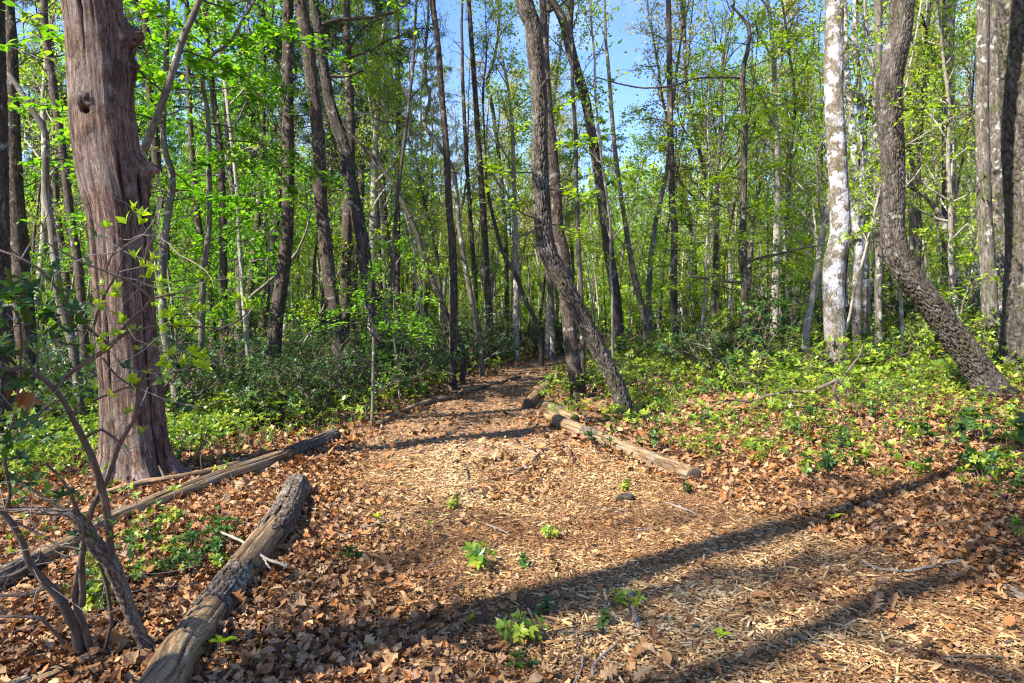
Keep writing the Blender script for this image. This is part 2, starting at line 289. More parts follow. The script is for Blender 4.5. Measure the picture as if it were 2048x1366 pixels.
# ------------------------------------------------------------------ ground
def ground_sheet():
    def axis(lo, hi, d0, k):
        a = [0.0]
        while a[-1] < hi: a.append(a[-1]+d0+abs(a[-1])*k)
        b = [0.0]
        while b[-1] > lo: b.append(b[-1]-d0-abs(b[-1])*k)
        return np.array(sorted(set(b+a)))
    xs = axis(-160, 160, .06, .02); ys = axis(-40, 240, .06, .02)+3.0
    X, Y = np.meshgrid(xs, ys); Z = terrain(X, Y)
    near = np.exp(-np.hypot(X, Y-5)/8)
    Z = Z+near*(.012*vnoise(X*7, Y*7, 0, 21)+.008*vnoise(X*15, Y*15, 0, 22))
    mb = MB(); nx, ny = len(xs), len(ys)
    i = np.arange(ny-1)[:, None]*nx; j = np.arange(nx-1)[None]
    mb.add(np.stack([X, Y, Z], -1).reshape(-1, 3), np.stack([i+j, i+j+1, i+nx+j+1, i+nx+j], -1).reshape(-1, 4))
    m, n, L, b, out = mat('forest_floor')
    tcn = n.new("ShaderNodeTexCoord")
    v = n.new("ShaderNodeTexVoronoi"); v.inputs['Scale'].default_value = 16; v.inputs['Randomness'].default_value = 1
    v2 = n.new("ShaderNodeTexVoronoi"); v2.inputs['Scale'].default_value = 42
    nn = n.new("ShaderNodeTexNoise"); nn.inputs['Scale'].default_value = 3; nn.inputs['Detail'].default_value = 8
    wr = n.new("ShaderNodeMixRGB"); wr.inputs[0].default_value = .06
    nw = n.new("ShaderNodeTexNoise"); nw.inputs['Scale'].default_value = 9; L(tcn.outputs['Object'], nw.inputs['Vector'])
    L(tcn.outputs['Object'], wr.inputs[1]); L(nw.outputs['Color'], wr.inputs[2])
    L(wr.outputs[0], v.inputs['Vector']); L(wr.outputs[0], v2.inputs['Vector']); L(tcn.outputs['Object'], nn.inputs['Vector'])
    sep = n.new("ShaderNodeSeparateColor"); L(v.outputs['Color'], sep.inputs[0])
    sep2 = n.new("ShaderNodeSeparateColor"); L(v2.outputs['Color'], sep2.inputs[0])
    r1 = ramp(n, [(0, (.03, .018, .012)), (.35, (.10, .05, .025)), (.7, (.20, .095, .04)), (1, (.29, .17, .085))]); L(sep.outputs[0], r1.inputs[0])
    r2 = ramp(n, [(0, (.03, .018, .012)), (.5, (.14, .07, .034)), (1, (.31, .19, .09))]); L(sep2.outputs[0], r2.inputs[0])
    r3 = ramp(n, [(.42, (0, 0, 0)), (.6, (1, 1, 1))]); L(nn.outputs[0], r3.inputs[0])
    mxn = n.new("ShaderNodeMixRGB"); L(r3.outputs[0], mxn.inputs[0]); L(r1.outputs[0], mxn.inputs[1]); L(r2.outputs[0], mxn.inputs[2])
    L(mxn.outputs[0], b.inputs['Base Color']); b.inputs['Roughness'].default_value = .95
    bp = n.new("ShaderNodeBump"); bp.inputs['Distance'].default_value = .03; bp.inputs['Strength'].default_value = .8
    L(sep.outputs[1], bp.inputs['Height']); L(bp.outputs[0], b.inputs['Normal'])
    o = mb.build('ground', m); tag(o, 'forest floor of brown leaf litter and soil', None, None, 'structure')
ground_sheet()
def chipness(x, y):
    c = (x-path_c(y)); w = path_w(y); wr = w+np.interp(y, [0, 4.5, 7], [1.0, .8, 0])
    inside = np.where(c > 0, np.clip((wr*.93-c)/.5+.5, 0, 1), np.clip((w*.95+c)/.5+.5, 0, 1))
    right = np.clip((x+.35+.36*(y-3.3))/.9+.5, 0, 1)          # the near left part of the clearing keeps its leaves
    return np.clip(inside*right*(1.0+.6*fbm(x*.8, y*.8, 0, 41)), 0, 1)*np.where(y < 26, 1, .3)
def scatter(n, y0, y1, rr, p=1.15, k=.80, m=.6):
    """random ground points inside the view's wedge, denser near the camera"""
    t = rr.random(n); a = 2-p
    y = (y0**a+(y1**a-y0**a)*t)**(1/a) if abs(a) > 1e-6 else y0*(y1/y0)**t
    x = (rr.random(n)*2-1)*(y*k+m)
    return x, y
def litter():
    rr = np.random.default_rng(11); mb = MB()
    for cnt, y0, y1, tm, s0, s1 in ((48000, 1.8, 9, OAK, .044, .100), (120000, 1.8, 10, LOV, .022, .075), (70000, 7, 42, LQ, .06, .15)):
        x, y = scatter(cnt, y0, y1, rr, 1.35 if y0 < 5 else 1.2)
        den = np.clip(1-(1.12 if y1 < 11 else .8)*chipness(x, y), .03, 1); den *= .55+.9*np.clip(fbm(x*1.1, y*1.1, 0, 31)+.5, 0, 1)
        k = rr.random(cnt) < den; x, y = x[k], y[k]; n = len(x)
        z = terrain(x, y)+rr.random(n)**2*.045+.006
        tilt = .6; nr = np.stack([rr.normal(0, tilt, n), rr.normal(0, tilt, n), np.ones(n)], 1)
        sz = rr.uniform(s0, s1, n)*rr.uniform(.75, 1.1, n)
        rnd = np.clip(.52+.36*rr.normal(size=n)+.16*fbm(x*.7, y*.7, 0, 51), 0, 1)
        leaves(mb, np.stack([x, y, z], 1), sz, nr, rr.uniform(0, 6.28, n), tm, rnd, .6, rr, widen=1.0 if tm is OAK else 1.5)
    tag(mb.build('leaf_litter', M['litter'], smooth=False), 'brown and orange dry oak leaves covering the ground', 'leaf litter', None, 'stuff')
    mb = MB()
    SLV = (np.array([[-.5, -.5, 0], [.5, -.4, 0], [.42, .5, .05], [-.45, .45, .02], [0, 0, .09]]), np.array([[0, 1, 4], [1, 2, 4], [2, 3, 4], [3, 0, 4]]))
    for cnt, y0, y1, l0, l1, wd in ((280000, 1.8, 8, .008, .027, .45), (15000, 1.8, 8, .022, .055, .40), (16000, 1.8, 8, .04, .12, .11), (120000, 6, 27, .02, .055, .45), (110000, 1.8, 8, .03, .08, .06)):
        x, y = scatter(cnt, y0, y1, rr, 1.3)
        k = rr.random(cnt) < np.clip(chipness(x, y)*1.1+.10, 0, 1); x, y = x[k], y[k]; n = len(x)
        z = terrain(x, y)+rr.random(n)**2*.022+.006
        nr = np.stack([rr.normal(0, .22, n), rr.normal(0, .22, n), np.ones(n)], 1)
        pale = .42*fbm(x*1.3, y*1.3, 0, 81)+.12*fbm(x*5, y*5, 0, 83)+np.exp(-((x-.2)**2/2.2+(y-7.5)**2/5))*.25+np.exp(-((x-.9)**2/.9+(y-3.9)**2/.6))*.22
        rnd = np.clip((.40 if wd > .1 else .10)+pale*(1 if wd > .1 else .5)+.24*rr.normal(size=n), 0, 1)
        leaves(mb, np.stack([x, y, z], 1), rr.uniform(l0, l1, n), nr, rr.uniform(0, 6.28, n), SLV, rnd, 0, rr, widen=wd)
    tag(mb.build('wood_chips', M['chips'], smooth=False), 'pale tan wood chips and brown needles spread over the path', 'wood chips', None, 'stuff')
litter()
# ------------------------------------------------------------------ laurel sprigs: whorls of leaves
def whorls(mb, C, axis, size, rr, nl=6, tm=LOV, rnd=None, droop=.35):
    """C (n,3) tips, axis (n,3) stem direction: each gets nl leaves around it"""
    n = len(C); axis = axis/np.linalg.norm(axis, axis=1)[:, None]
    X, Y, Z = rotmats(axis, rr.uniform(0, 6.28, n))
    base = rr.random(n) if rnd is None else rnd
    for k in range(nl):
        a = k/nl*6.283+rr.normal(0, .25, n); e = rr.normal(droop, .3, n)
        d = np.cos(a)[:, None]*X+np.sin(a)[:, None]*Y
        ydir = d*np.cos(e)[:, None]+Z*np.sin(e)[:, None]; nrm = Z*np.cos(e)[:, None]-d*np.sin(e)[:, None]
        ydir /= np.linalg.norm(ydir, axis=1)[:, None]; nrm /= np.linalg.norm(nrm, axis=1)[:, None]
        xd = np.cross(ydir, nrm); T = tm[0]; kk = len(T)
        s = size*rr.uniform(.65, 1.15, n)
        V = C[:, None]+s[:, None, None]*(T[None, :, 0, None]*xd[:, None]*1.05+T[None, :, 1, None]*ydir[:, None]+T[None, :, 2, None]*nrm[:, None])
        Fs = (tm[1][None]+np.arange(n)[:, None, None]*kk).reshape(-1, tm[1].shape[1])
        mb.add(V.reshape(-1, 3), Fs, None, np.repeat(np.clip(base+rr.normal(0, .1, n), 0, 1), kk))
def cover():
    rr = np.random.default_rng(5); mb = MB(); sb = MB()
    for cnt, y0, y1, tm, sz, nl, h in ((26000, 5.2, 11, LOV, .055, 6, .34), (15000, 5.0, 15, LOV, .055, 6, .28), (20000, 10, 34, LQ, .10, 5, .38)):
        x, y = scatter(cnt, y0, y1, rr, 1.0)
        r = x-path_c(y)-path_w(y); l = -(x-path_c(y))-path_w(y)
        nse = fbm(x*.55, y*.55, 0, 61)
        den = np.where(r > 0, np.clip(r*.36-.34+nse*2.4, 0, .95)*np.clip((y-6.5+r*.05)/2.8, 0, 1), 0)
        den = np.maximum(den, np.where(l > .2, np.clip(l*.9-.1+nse*.7, 0, 1)*np.clip((y-5.2)/1.5, 0, 1), 0))
        if cnt == 26000: den = np.where(x < -3.3-.12*(y-6), den*.75, 0)*np.clip((y-4.6-.25*np.clip(x+6, -3, 3))/1.2+.8, 0, 1)
        den = den*(np.hypot(x+3.85, y-6.3) > 1.0)
        k = rr.random(cnt) < den; x, y = x[k], y[k]; n = len(x)
        hh = rr.uniform(.03, 1, n)*h*(1+.5*vnoise(x*.6, y*.6, 0, 8)); z = terrain(x, y)
        C = np.stack([x, y, z+hh], 1); ax = np.stack([rr.normal(0, .4, n), rr.normal(0, .4, n), np.ones(n)], 1)
        rnd = np.clip(.45+.28*fbm(x*.9, y*.9, 0, 71)+.24*rr.normal(size=n)+.10*(r[k] > 0), 0, 1)
        whorls(mb, C, ax, sz, rr, nl, tm, rnd)
        m = n//6 if cnt == 26000 else n//2 if y0 < 8 else n//3
        b0 = np.stack([x-ax[:, 0]*hh*.5, y-ax[:, 1]*hh*.5, z-.01], 1)[:m]; c0 = C[:m]
        w = .0035 if y0 < 8 else .006
        off = np.array([w, 0, 0]); off2 = np.array([0, w, 0])
        V = np.stack([b0-off, b0+off, b0+off2, c0-off, c0+off, c0+off2], 1).reshape(-1, 3)
        Fq = np.array([[0, 1, 4, 3], [1, 2, 5, 4], [2, 0, 3, 5]]); sb.add(V, (Fq[None]+np.arange(m)[:, None, None]*6).reshape(-1, 4))
    me = mb.build('ground_cover', M['cover'], smooth=True)
    tag(me, 'low green laurel sprigs growing through the leaves on both banks', 'ground cover', None, 'stuff')
    s = sb.build('stems', M['stem'], me); s['kind'] = 'stuff'
cover()
# ------------------------------------------------------------------ tree generator
def wander(p, d, length, n, rr, wob=.15, up=0.0):
    P = [np.array(p, float)]; d = np.array(d, float); d /= np.linalg.norm(d)
    for i in range(n):
        d = d+rr.normal(0, wob, 3)+np.array([0, 0, up]); d /= np.linalg.norm(d)
        P.append(P[-1]+d*length/n)
    return np.array(P), d
def limbs(bm, rr, P, R, nl, llen, elev, start=.0, twigs=7, tw=.9, up=.06, wob=.22, sides=5, sub=2):
    """limbs along the leader P; returns twig points and directions"""
    tips = []; tdir = []
    s = np.linspace(0, 1, len(P))
    for i in range(nl):
        t = start+(1-start)*(i+rr.random())/nl; k = min(len(P)-2, int(t*(len(P)-1))); a = rr.uniform(0, 6.283)
        p = P[k]; e = elev+rr.normal(0, .18); d = np.array([math.cos(a)*math.cos(e), math.sin(a)*math.cos(e), math.sin(e)])
        ln = llen*(1-.55*t)*rr.uniform(.6, 1.2); r = min(R[k]*.55, .012+ln*.011)
        Q, _ = wander(p, d, ln, 7, rr, wob, up)
        tube(bm, Q, np.linspace(r, r*.25, len(Q)), sides, cap=False)
        for j in range(twigs):
            q = int(rr.integers(2, len(Q))); dd = Q[q]-Q[q-1]; dd /= np.linalg.norm(dd); dd = dd+rr.normal(0, .6, 3)
            T, ld = wander(Q[q], dd, tw*ln*.35*rr.uniform(.5, 1.2), 4, rr, .25, up*.6)
            tube(bm, T, np.linspace(max(r*.35, .006), .004, len(T)), 3, cap=False)
            tips.append(T[1:]); tdir.append(np.repeat(ld[None], len(T)-1, 0))
            for h in range(sub):
                T2, l2 = wander(T[int(rr.integers(1, len(T)))], ld+rr.normal(0, .8, 3), tw*ln*.2, 3, rr, .25, up)
                tube(bm, T2, np.linspace(.005, .003, len(T2)), 3, cap=False); tips.append(T2[1:]); tdir.append(np.repeat(l2[None], len(T2)-1, 0))
    return np.vstack(tips), np.vstack(tdir)
def foliate(cb, rr, tips, per, spread, size, flat=.5, up=.5, tm=LQ, jit=.4):
    k = rr.integers(0, len(tips), per); C = tips[k]+rr.normal(0, spread, (per, 3))*np.array([1, 1, .6])
    cl = vnoise(C[:, 0]*.7, C[:, 1]*.7, C[:, 2]*.7, 2)*.22
    rnd = np.clip(.5+cl+rr.normal(0, .2, per), 0, 1)
    leaves(cb, C, rr.uniform(size*.6, size*1.25, per), dirs(per, rr, up, flat), rr.uniform(0, 6.28, per), tm, rnd, 0, rr)
def needles(cb, rr, tips, tdir, per, size=.16):
    k = rr.integers(0, len(tips), per); C = tips[k]+rr.normal(0, .08, (per, 3)); base = rr.random(per)
    m = 7
    Cn = np.repeat(C, m, 0)+rr.normal(0, .03, (per*m, 3)); d = np.repeat(tdir[k], m, 0)+rr.normal(0, .75, (per*m, 3))
    d /= np.linalg.norm(d, axis=1)[:, None]; side = np.cross(d, rr.normal(size=d.shape)); side /= np.linalg.norm(side, axis=1)[:, None]
    s = rr.uniform(.7, 1.2, (per*m, 1))*size; w = .011
    V = np.stack([Cn-side*w, Cn+side*w, Cn+d*s], 1).reshape(-1, 3); n = per*m
    cb.add(V, np.arange(n*3).reshape(-1, 3), None, np.repeat(np.repeat(base, m), 3))
PROTO = {}
def proto_crown(key, seed, H, R, nl, elev, kind, nleaf, size, twigs=7, sub=2, start=.0, spread=.12, r0=.11):
    """branches and foliage of a tree top that starts at the origin and is H tall"""
    rr = np.random.default_rng(seed); bm = MB(); cb = MB()
    P, _ = wander((0, 0, 0), (0, 0, 1), H, 14, rr, .05, .05); Rr = np.linspace(r0, .015, len(P))
    tube(bm, P, Rr, 7, cap=False)
    tips, td = limbs(bm, rr, P, Rr, nl, R, elev, start, twigs, .9, .05 if kind != 'pine' else .0, .2, 5, sub)
    if kind == 'pine': needles(cb, rr, tips, td, nleaf)
    else: foliate(cb, rr, tips, nleaf, spread, size)
    PROTO[key] = (bm.mesh('branches'), cb.mesh('crown', False))
proto_crown('oak1', 101, 7, 3.6, 16, .75, 'leaf', 1900, .13)
proto_crown('oak2', 102, 8, 4.0, 18, .85, 'leaf', 2200, .13)
proto_crown('dense1', 103, 8, 3.8, 22, .55, 'leaf', 6500, .15, spread=.22)
proto_crown('dense2', 104, 7, 3.4, 20, .45, 'leaf', 5500, .14, spread=.22)
proto_crown('bare1', 105, 8, 3.2, 18, 1.0, 'leaf', 900, .10, 9, 3)
proto_crown('bare2', 106, 9, 3.4, 20, .95, 'leaf', 1500, .11, 9, 3)
proto_crown('pine1', 107, 7, 2.4, 26, .15, 'pine', 2600, .16, 6, 1)
proto_crown('pine2', 108, 8, 2.8, 24, .05, 'pine', 2300, .16, 6, 1)
def add_crown(par, key, loc, rz, sc, bark, leaf, nm='crown'):
    out = []
    for me, name, m in ((PROTO[key][0], 'branches', bark), (PROTO[key][1], nm, leaf)):
        k = (me.name, m)
        if not me.materials:
            me.materials.append(m); use = me
        else:
            use = me
        o = bpy.data.objects.new(name, use); COL.objects.link(o); o.parent = par
        if use.materials[0] != m: o.material_slots[0].link = 'OBJECT'; o.material_slots[0].material = m
        o.location = loc; o.rotation_euler = (0, 0, rz); o.scale = (sc, sc, sc); out.append(o)
    return out
def bark_disp(freq, per_m, amp, seed, lump=.06, warp=.5, knots=()):
    def f(TH, S, R):
        x, y = np.cos(TH), np.sin(TH)
        w = warp*vnoise(x*3+seed, y*3, S*4, seed); v = S*per_m+w*.8+.7*vnoise(x*6, y*6, S*9, seed+1); u = TH/(2*math.pi)*freq+w*.7
        e = cells(u, v, freq, seed); g = np.clip(e/.30, 0, 1); g = g*g*(3-2*g)
        am = .55+.75*np.clip(vnoise(x*.8, y*.8, S*.8, seed+11)+.5, 0, 1); d = amp*am*(g-.5)+lump*R*fbm(x*1.5+seed, y*1.5, S*.9, seed+7)+amp*.35*vnoise(x*14, y*14, S*40, seed+2)
        for (kt, ks, kh, ka, kz) in knots:
            dt = np.angle(np.exp(1j*(TH-kt))); d = d+kh*np.exp(-(dt/ka)**2-((S-ks)/kz)**2)
        return d, np.clip(1-g, 0, 1)**1.2*np.clip(am, 0, 1)
    return f
def smooth_disp(seed, lump=.08, streak=.02, knots=()):
    def f(TH, S, R):
        x, y = np.cos(TH), np.sin(TH); st = fbm(x*7, y*7, S*.8, seed, 3)
        d = lump*R*fbm(x*1.4+seed, y*1.4, S*1.1, seed+3)+streak*R*4*st*.5
        for (kt, ks, kh, ka, kz) in knots:
            dt = np.angle(np.exp(1j*(TH-kt))); d = d+kh*np.exp(-(dt/ka)**2-((S-ks)/kz)**2)*(1+.5*vnoise(x*9, y*9, S*25, seed+4))
        cr = np.clip((-st-.22)*4, 0, 1)
        cr = np.maximum(cr, np.clip(1.2-np.abs(np.mod(TH*3+2*fbm(x*2, y*2, S*.5, seed+8), 6.283)-3.14)*14, 0, 1)*(vnoise(x*3, y*3, S*1.2, seed+6) > .0))
        for (kt, ks, kh, ka, kz) in knots:
            if kh < 0: cr = np.maximum(cr, 1.6*np.exp(-(np.angle(np.exp(1j*(TH-kt)))/ka)**2-((S-ks)/kz)**2))
            elif kh >= .05: cr = np.maximum(cr, .75*np.exp(-(np.angle(np.exp(1j*(TH-kt)))/ka/1.1)**2-((S-ks)/kz/1.1)**2)*(vnoise(x*9, y*9, S*22, seed+9) > -.2))
        return d-np.minimum(cr, 1)*.012, np.clip(cr, 0, 1)
    return f
def traced(name, label, cat, pts, bark, d=None, H=14.0, crown='oak1', leaf='lime', disp=None, sides=14, step=.12, group=None, csc=1.0, dead=0, lean=0.0, flare=1.35, name_tree=None, deadlen=1.0):
    """trunk through photo points (u, v, width in pixels) from the ground up, then on to height H with its crown"""
    u0, v0, w0 = pts[0]
    if d is None: gx, gy, gz = ground(u0, v0); d = gy
    rr = np.random.default_rng(int(u0*7+v0)); P = []; R = []
    b = at(u0, v0, d); gz = tz(b[0], b[1])
    if b[2] > gz+.05: P.append(np.array([b[0]+rr.normal(0, .02), b[1], gz-.05])); R.append(w0/F*d/2*flare)
    else: P.append(np.array([b[0], b[1], gz-.12])); R.append(w0/F*d/2*flare)
    for (u, v, w) in pts:
        dd = d+lean*max(0, (v0-v))/600.0
        q = at(u, v, dd)
        if q[2] > P[-1][2]+.06 or len(P) > 2: P.append(q); R.append(w/F*dd/2)
    dirn = P[-1]-P[-2]; dirn /= np.linalg.norm(dirn); dirn = dirn*.5+np.array([0, 0, .5]); dirn /= np.linalg.norm(dirn)
    zt = P[-1][2]; r = R[-1]
    if H > zt+1.0:
        n = 4; rest = H-zt
        for i in range(n):
            P.append(P[-1]+(dirn+rr.normal(0, .05, 3))*rest/n/max(.4, dirn[2])); r1 = max(min(r, .03), r*(1-.5*(i+1)/n)); R.append(r1)
    P = np.array(P); R = np.array(R); root = P[0].copy(); root[2] = gz
    t = empty(name, root); tag(t, label, cat, group)
    if disp is not None:
        d0 = disp; nl = int(rr.integers(4, 7)); ph = rr.uniform(0, 6.28)
        def disp(TH, S, RR):
            a, c = d0(TH, S, RR); g = np.exp(-np.clip(S-.10, 0, 9)/.16)
            return a+RR*g*(.10+.42*np.clip(np.cos(TH*nl+ph+.6*np.cos(TH)), 0, 1)), c
    Q, RQ = smoothpath(P-root, R, step); mb = MB(); tube(mb, Q, RQ, sides, disp)
    tr = mb.build('trunk', M[bark], t)
    if dead:
        for i in range(dead):
            db = MB()
            k = int(rr.integers(int(len(Q)*.12), int(len(Q)*.85))); a = rr.uniform(0, 6.28); e = rr.uniform(-.1, .5)
            B, _ = wander(Q[k], (math.cos(a)*math.cos(e), math.sin(a)*math.cos(e), math.sin(e)), deadlen*rr.uniform(.5, 2.2), 7, rr, .2, .02)
            r0 = min(RQ[k]*.25, .016); tube(db, B, np.linspace(r0, .004, len(B)), 5, cap=False)
            for j in range(3):
                q = int(rr.integers(2, 7)); B2, _ = wander(B[q], (B[q]-B[q-1])+rr.normal(0, .15, 3), .5*rr.uniform(.4, 1.3), 4, rr, .25)
                tube(db, B2, np.linspace(r0*.5, .003, len(B2)), 3, cap=False)
            db.build('dead_branch', M['dark' if bark != 'grey' else 'grey'], t)
    if crown: add_crown(t, crown, Vector(Q[-1]), rr.uniform(0, 6.28), csc, M[bark], M[leaf])
    return t, Q+root, RQ
# ------------------------------------------------------------------ traced trees
OAKD = lambda s, f=22, pm=9, a=.018: bark_disp(f, pm*.6, a, s)
# the dead trunk and its neighbours on the left
tdead, QD, RD = traced('dead_tree', 'thick reddish dead trunk without bark, burls and knot holes, left of the path', 'dead tree',
    [(277, 962, 150), (274, 930, 132), (268, 850, 119), (260, 750, 112), (249, 600, 108), (239, 450, 111), (222, 350, 116), (208, 250, 114), (199, 150, 112), (189, 50, 106), (184, 0, 106)],
    'dead', d=7.0, H=8.5, crown=None, sides=180, step=.013, flare=1.2,
    disp=smooth_disp(3, .085, .026, knots=[(3.05, 4.62, .20, .26, .13), (3.0, 4.30, .08, .35, .14), (3.0, 3.24, .15, .26, .12), (2.9, 3.02, .05, .3, .1), (-2.2, .80, .055, .16, .075), (-1.55, 3.92, .050, .24, .09), (-1.52, 3.80, -.07, .13, .035), (-1.5, 3.60, .02, .3, .1), (.1, 4.0, .03, .3, .25), (0, 3.2, .03, .3, .1), (-.2, 1.9, .03, .12, .05)]))
traced('tree', 'dark furrowed trunk cut by the left edge of the picture', 'tree', [(4, 760, 44), (-4, 600, 42), (-8, 300, 40), (-14, 0, 38)], 'dark', d=8.5, disp=OAKD(11), sides=64, step=.03, crown='oak1', H=13)
traced('tree', 'brown straight trunk just inside the dark trunk of the left edge', 'tree', [(52, 720, 40), (45, 580, 34), (36, 467, 32), (28, 300, 25), (24, 100, 20), (18, 0, 18)], 'pine', d=13, sides=32, step=.05, disp=OAKD(12, 16, 8, .012), crown='pine1', leaf='needle', H=15, dead=10)
traced('tree', 'crooked grey tree bending left between the left edge and the dead trunk', 'tree', [(160, 800, 18), (145, 690, 17), (118, 587, 17), (105, 467, 14), (92, 380, 14), (90, 267, 13), (60, 215, 11), (20, 150, 10), (-10, 120, 9)], 'grey', d=10, crown='bare1', H=9, dead=5)
traced('pine_tree', 'reddish brown pine seen just left of the dead trunk', 'pine tree', [(172, 760, 18), (164, 614, 16), (155, 518, 16), (143, 444, 15), (126, 307, 15), (109, 188, 14), (90, 51, 14), (89, 0, 13)], 'pine', d=15, dead=22, crown='pine2', leaf='needle', H=13)
tp1, Qp1, Rp1 = traced('tree', 'pole-like trunk leaning right out from behind the dead trunk', 'tree', [(235, 620, 17), (262, 420, 16), (282, 321, 15), (312, 240, 14), (342, 154, 14), (369, 68, 13), (395, 10, 12)], 'grey', d=9.5, crown='dense2', leaf='green', H=11, csc=.7, dead=4)
tp2, Qp2, Rp2 = traced('tree', 'pale grey wavy trunk just right of the dead trunk', 'tree', [(357, 830, 17), (348, 757, 17), (328, 655, 16), (325, 552, 15), (333, 450, 14), (345, 359, 13), (328, 290, 12), (328, 205, 11), (333, 120, 10), (335, 20, 9)], 'grey', d=12, crown='dense1', leaf='green', H=11, csc=.8, dead=5)
tp3, Qp3, Rp3 = traced('tree', 'thin blue-grey crooked trunk with a pale bent foot in the left thicket', 'tree', [(383, 836, 13), (398, 768, 12), (403, 672, 12), (407, 552, 12), (418, 450, 11), (418, 307, 10), (415, 222, 9), (403, 143, 8), (430, 105, 7), (458, 89, 6)], 'grey', d=12.5, crown='dense2', leaf='green', H=8, csc=.6, dead=4)
LP = 'brown pines in the woods left of the path'
traced('pine_tree', 'slim red pine right behind the thin blue-grey crooked trunk', 'pine tree', [(424, 750, 14), (424, 620, 13), (398, 450, 12), (384, 297, 10), (376, 120, 9), (374, 0, 8)], 'pine', d=18, dead=20, crown='pine1', leaf='needle', H=14, group=LP)
traced('pine_tree', 'straight red-brown pine midway between the dead trunk and the two big pines', 'pine tree', [(449, 745, 17), (447, 600, 16), (446, 467, 15), (441, 307, 13), (424, 170, 11), (410, 0, 9)], 'pine', d=17, dead=22, crown='pine2', leaf='needle', H=14, group=LP)
traced('pine_tree', 'tall brown pine with a kinked foot, left one of the two big pines', 'pine tree', [(545, 760, 27), (548, 700, 26), (555, 620, 26), (566, 552, 25), (571, 500, 24), (575, 467, 22), (577, 340, 22), (576, 200, 21), (576, 0, 20)], 'pine', d=14.5, sides=40, step=.04, disp=OAKD(21, 14, 11, .014), crown='pine1', leaf='needle', H=16, dead=14, deadlen=.7, group=LP)
traced('pine_tree', 'tall brown pine leaning left at the top, right one of the two big pines', 'pine tree', [(680, 745, 29), (677, 690, 28), (668, 620, 26), (658, 552, 26), (649, 467, 25), (642, 410, 25), (636, 273, 24), (621, 137, 24), (601, 0, 23)], 'pine', d=14.2, sides=40, step=.04, disp=OAKD(22, 14, 11, .014), crown='pine2', leaf='needle', H=16, dead=14, deadlen=.7, group=LP)
tblk, _, _ = traced('tree', 'blackish leaning trunk with pale ridges beside the two big pines', 'tree', [(760, 745, 25), (758, 690, 25), (748, 620, 25), (735, 560, 25), (725, 480, 26), (718, 450, 25), (709, 400, 24), (696, 342, 24), (687, 290, 23), (677, 260, 22), (660, 205, 20), (648, 137, 18), (638, 68, 17), (627, 0, 16)], 'dark', d=15.5, sides=36, step=.04, disp=OAKD(23, 14, 6, .018), crown='bare2', leaf='lime', H=14, dead=14)
traced('tree', 'thin curving trunk arching down to the right across the thicket', 'tree', [(927, 700, 9), (900, 641, 9), (879, 594, 10), (848, 518, 10), (831, 460, 9), (790, 376, 8), (749, 318, 7), (701, 266, 6), (674, 225, 5)], 'dark', d=17, crown='bare1', H=8, csc=.5)
traced('pine_tree', 'slim pine standing behind the blackish leaning trunk', 'pine tree', [(760, 700, 12), (756, 450, 11), (753, 273, 10), (754, 68, 8), (754, 0, 7)], 'pine', d=22, dead=24, crown='pine1', leaf='needle', H=17, group=LP)
traced('pine_tree', 'slim pine right of the blackish leaning trunk', 'pine tree', [(795, 700, 13), (794, 450, 13), (797, 340, 10), (795, 68, 9), (794, 0, 8)], 'pine', d=22, dead=24, crown='pine2', leaf='needle', H=17, group=LP)
traced('pine_tree', 'tall dark pole leaning slightly left at the left edge of the far path', 'pine tree', [(905, 778, 15), (906, 690, 15), (908, 587, 15), (904, 480, 14), (898, 410, 13), (893, 300, 12), (884, 200, 12), (877, 99, 11), (865, 0, 10)], 'pine', H=14, crown='bare1', leaf='lime', sides=24, step=.06, disp=OAKD(31, 10, 12, .01), dead=6, deadlen=.6)
traced('pine_tree', 'straight pine with many bare twigs beyond the end of the path', 'pine tree', [(990, 725, 13), (985, 690, 13), (976, 587, 13), (968, 450, 13), (961, 342, 12), (954, 239, 11), (947, 137, 10), (937, 0, 9)], 'pine', d=24, H=16, crown='bare2', leaf='yellow', dead=30)
traced('tree', 'pale smooth sinuous trunk left of the far end of the path', 'tree', [(965, 753, 11), (958, 672, 11), (947, 620, 11), (934, 552, 10), (918, 450, 9), (906, 342, 9), (865, 273, 9), (848, 246, 8), (860, 198, 7), (850, 160, 6)], 'grey', crown='bare1', H=9, csc=.5, dead=3)
traced('tree', 'slim dark trunk close behind the pale sinuous trunk', 'tree', [(953, 700, 9), (951, 587, 9), (942, 450, 8), (932, 300, 8), (925, 150, 7)], 'dark', d=26, H=15, crown='bare1', dead=10)
traced('tree', 'slender bare tree forking against the blue gap of sky', 'tree', [(1014, 680, 9), (1014, 614, 9), (1011, 467, 9), (1004, 376, 8), (995, 290, 8), (983, 205, 8), (975, 164, 7), (992, 102, 6), (1000, 20, 5)], 'dark', d=28, H=10, crown='oak2', leaf='yellow', dead=14, csc=.8)
traced('tree', 'thin dark stem leaning left across the end of the path', 'tree', [(1084, 736, 8), (1081, 689, 9), (1071, 641, 9), (1047, 594, 9), (1033, 552, 9), (1007, 508, 8), (990, 450, 7), (975, 380, 5)], 'dark', d=23, H=9, crown='bare1', csc=.45)
tkn, QK, RK = traced('oak_tree', 'oak with furrowed bark bent like a knee and leaning over the path', 'oak tree',
    [(1253, 830, 35.3), (1249, 815, 31.6), (1228, 760, 30.7), (1192, 690, 30.7), (1156, 620, 30.7), (1119, 552, 32.6), (1096, 505, 34.4), (1088, 467, 31.6), (1083, 400, 31.6), (1079, 300, 30.7), (1079, 200, 27.9), (1070, 100, 31.6), (1065, 50, 29.8), (1047, 0, 33.5)],
    'oak', H=13, sides=84, step=.022, disp=bark_disp(22, 8, .022, 41, .05, .9), crown='oak2', leaf='lime', dead=3)
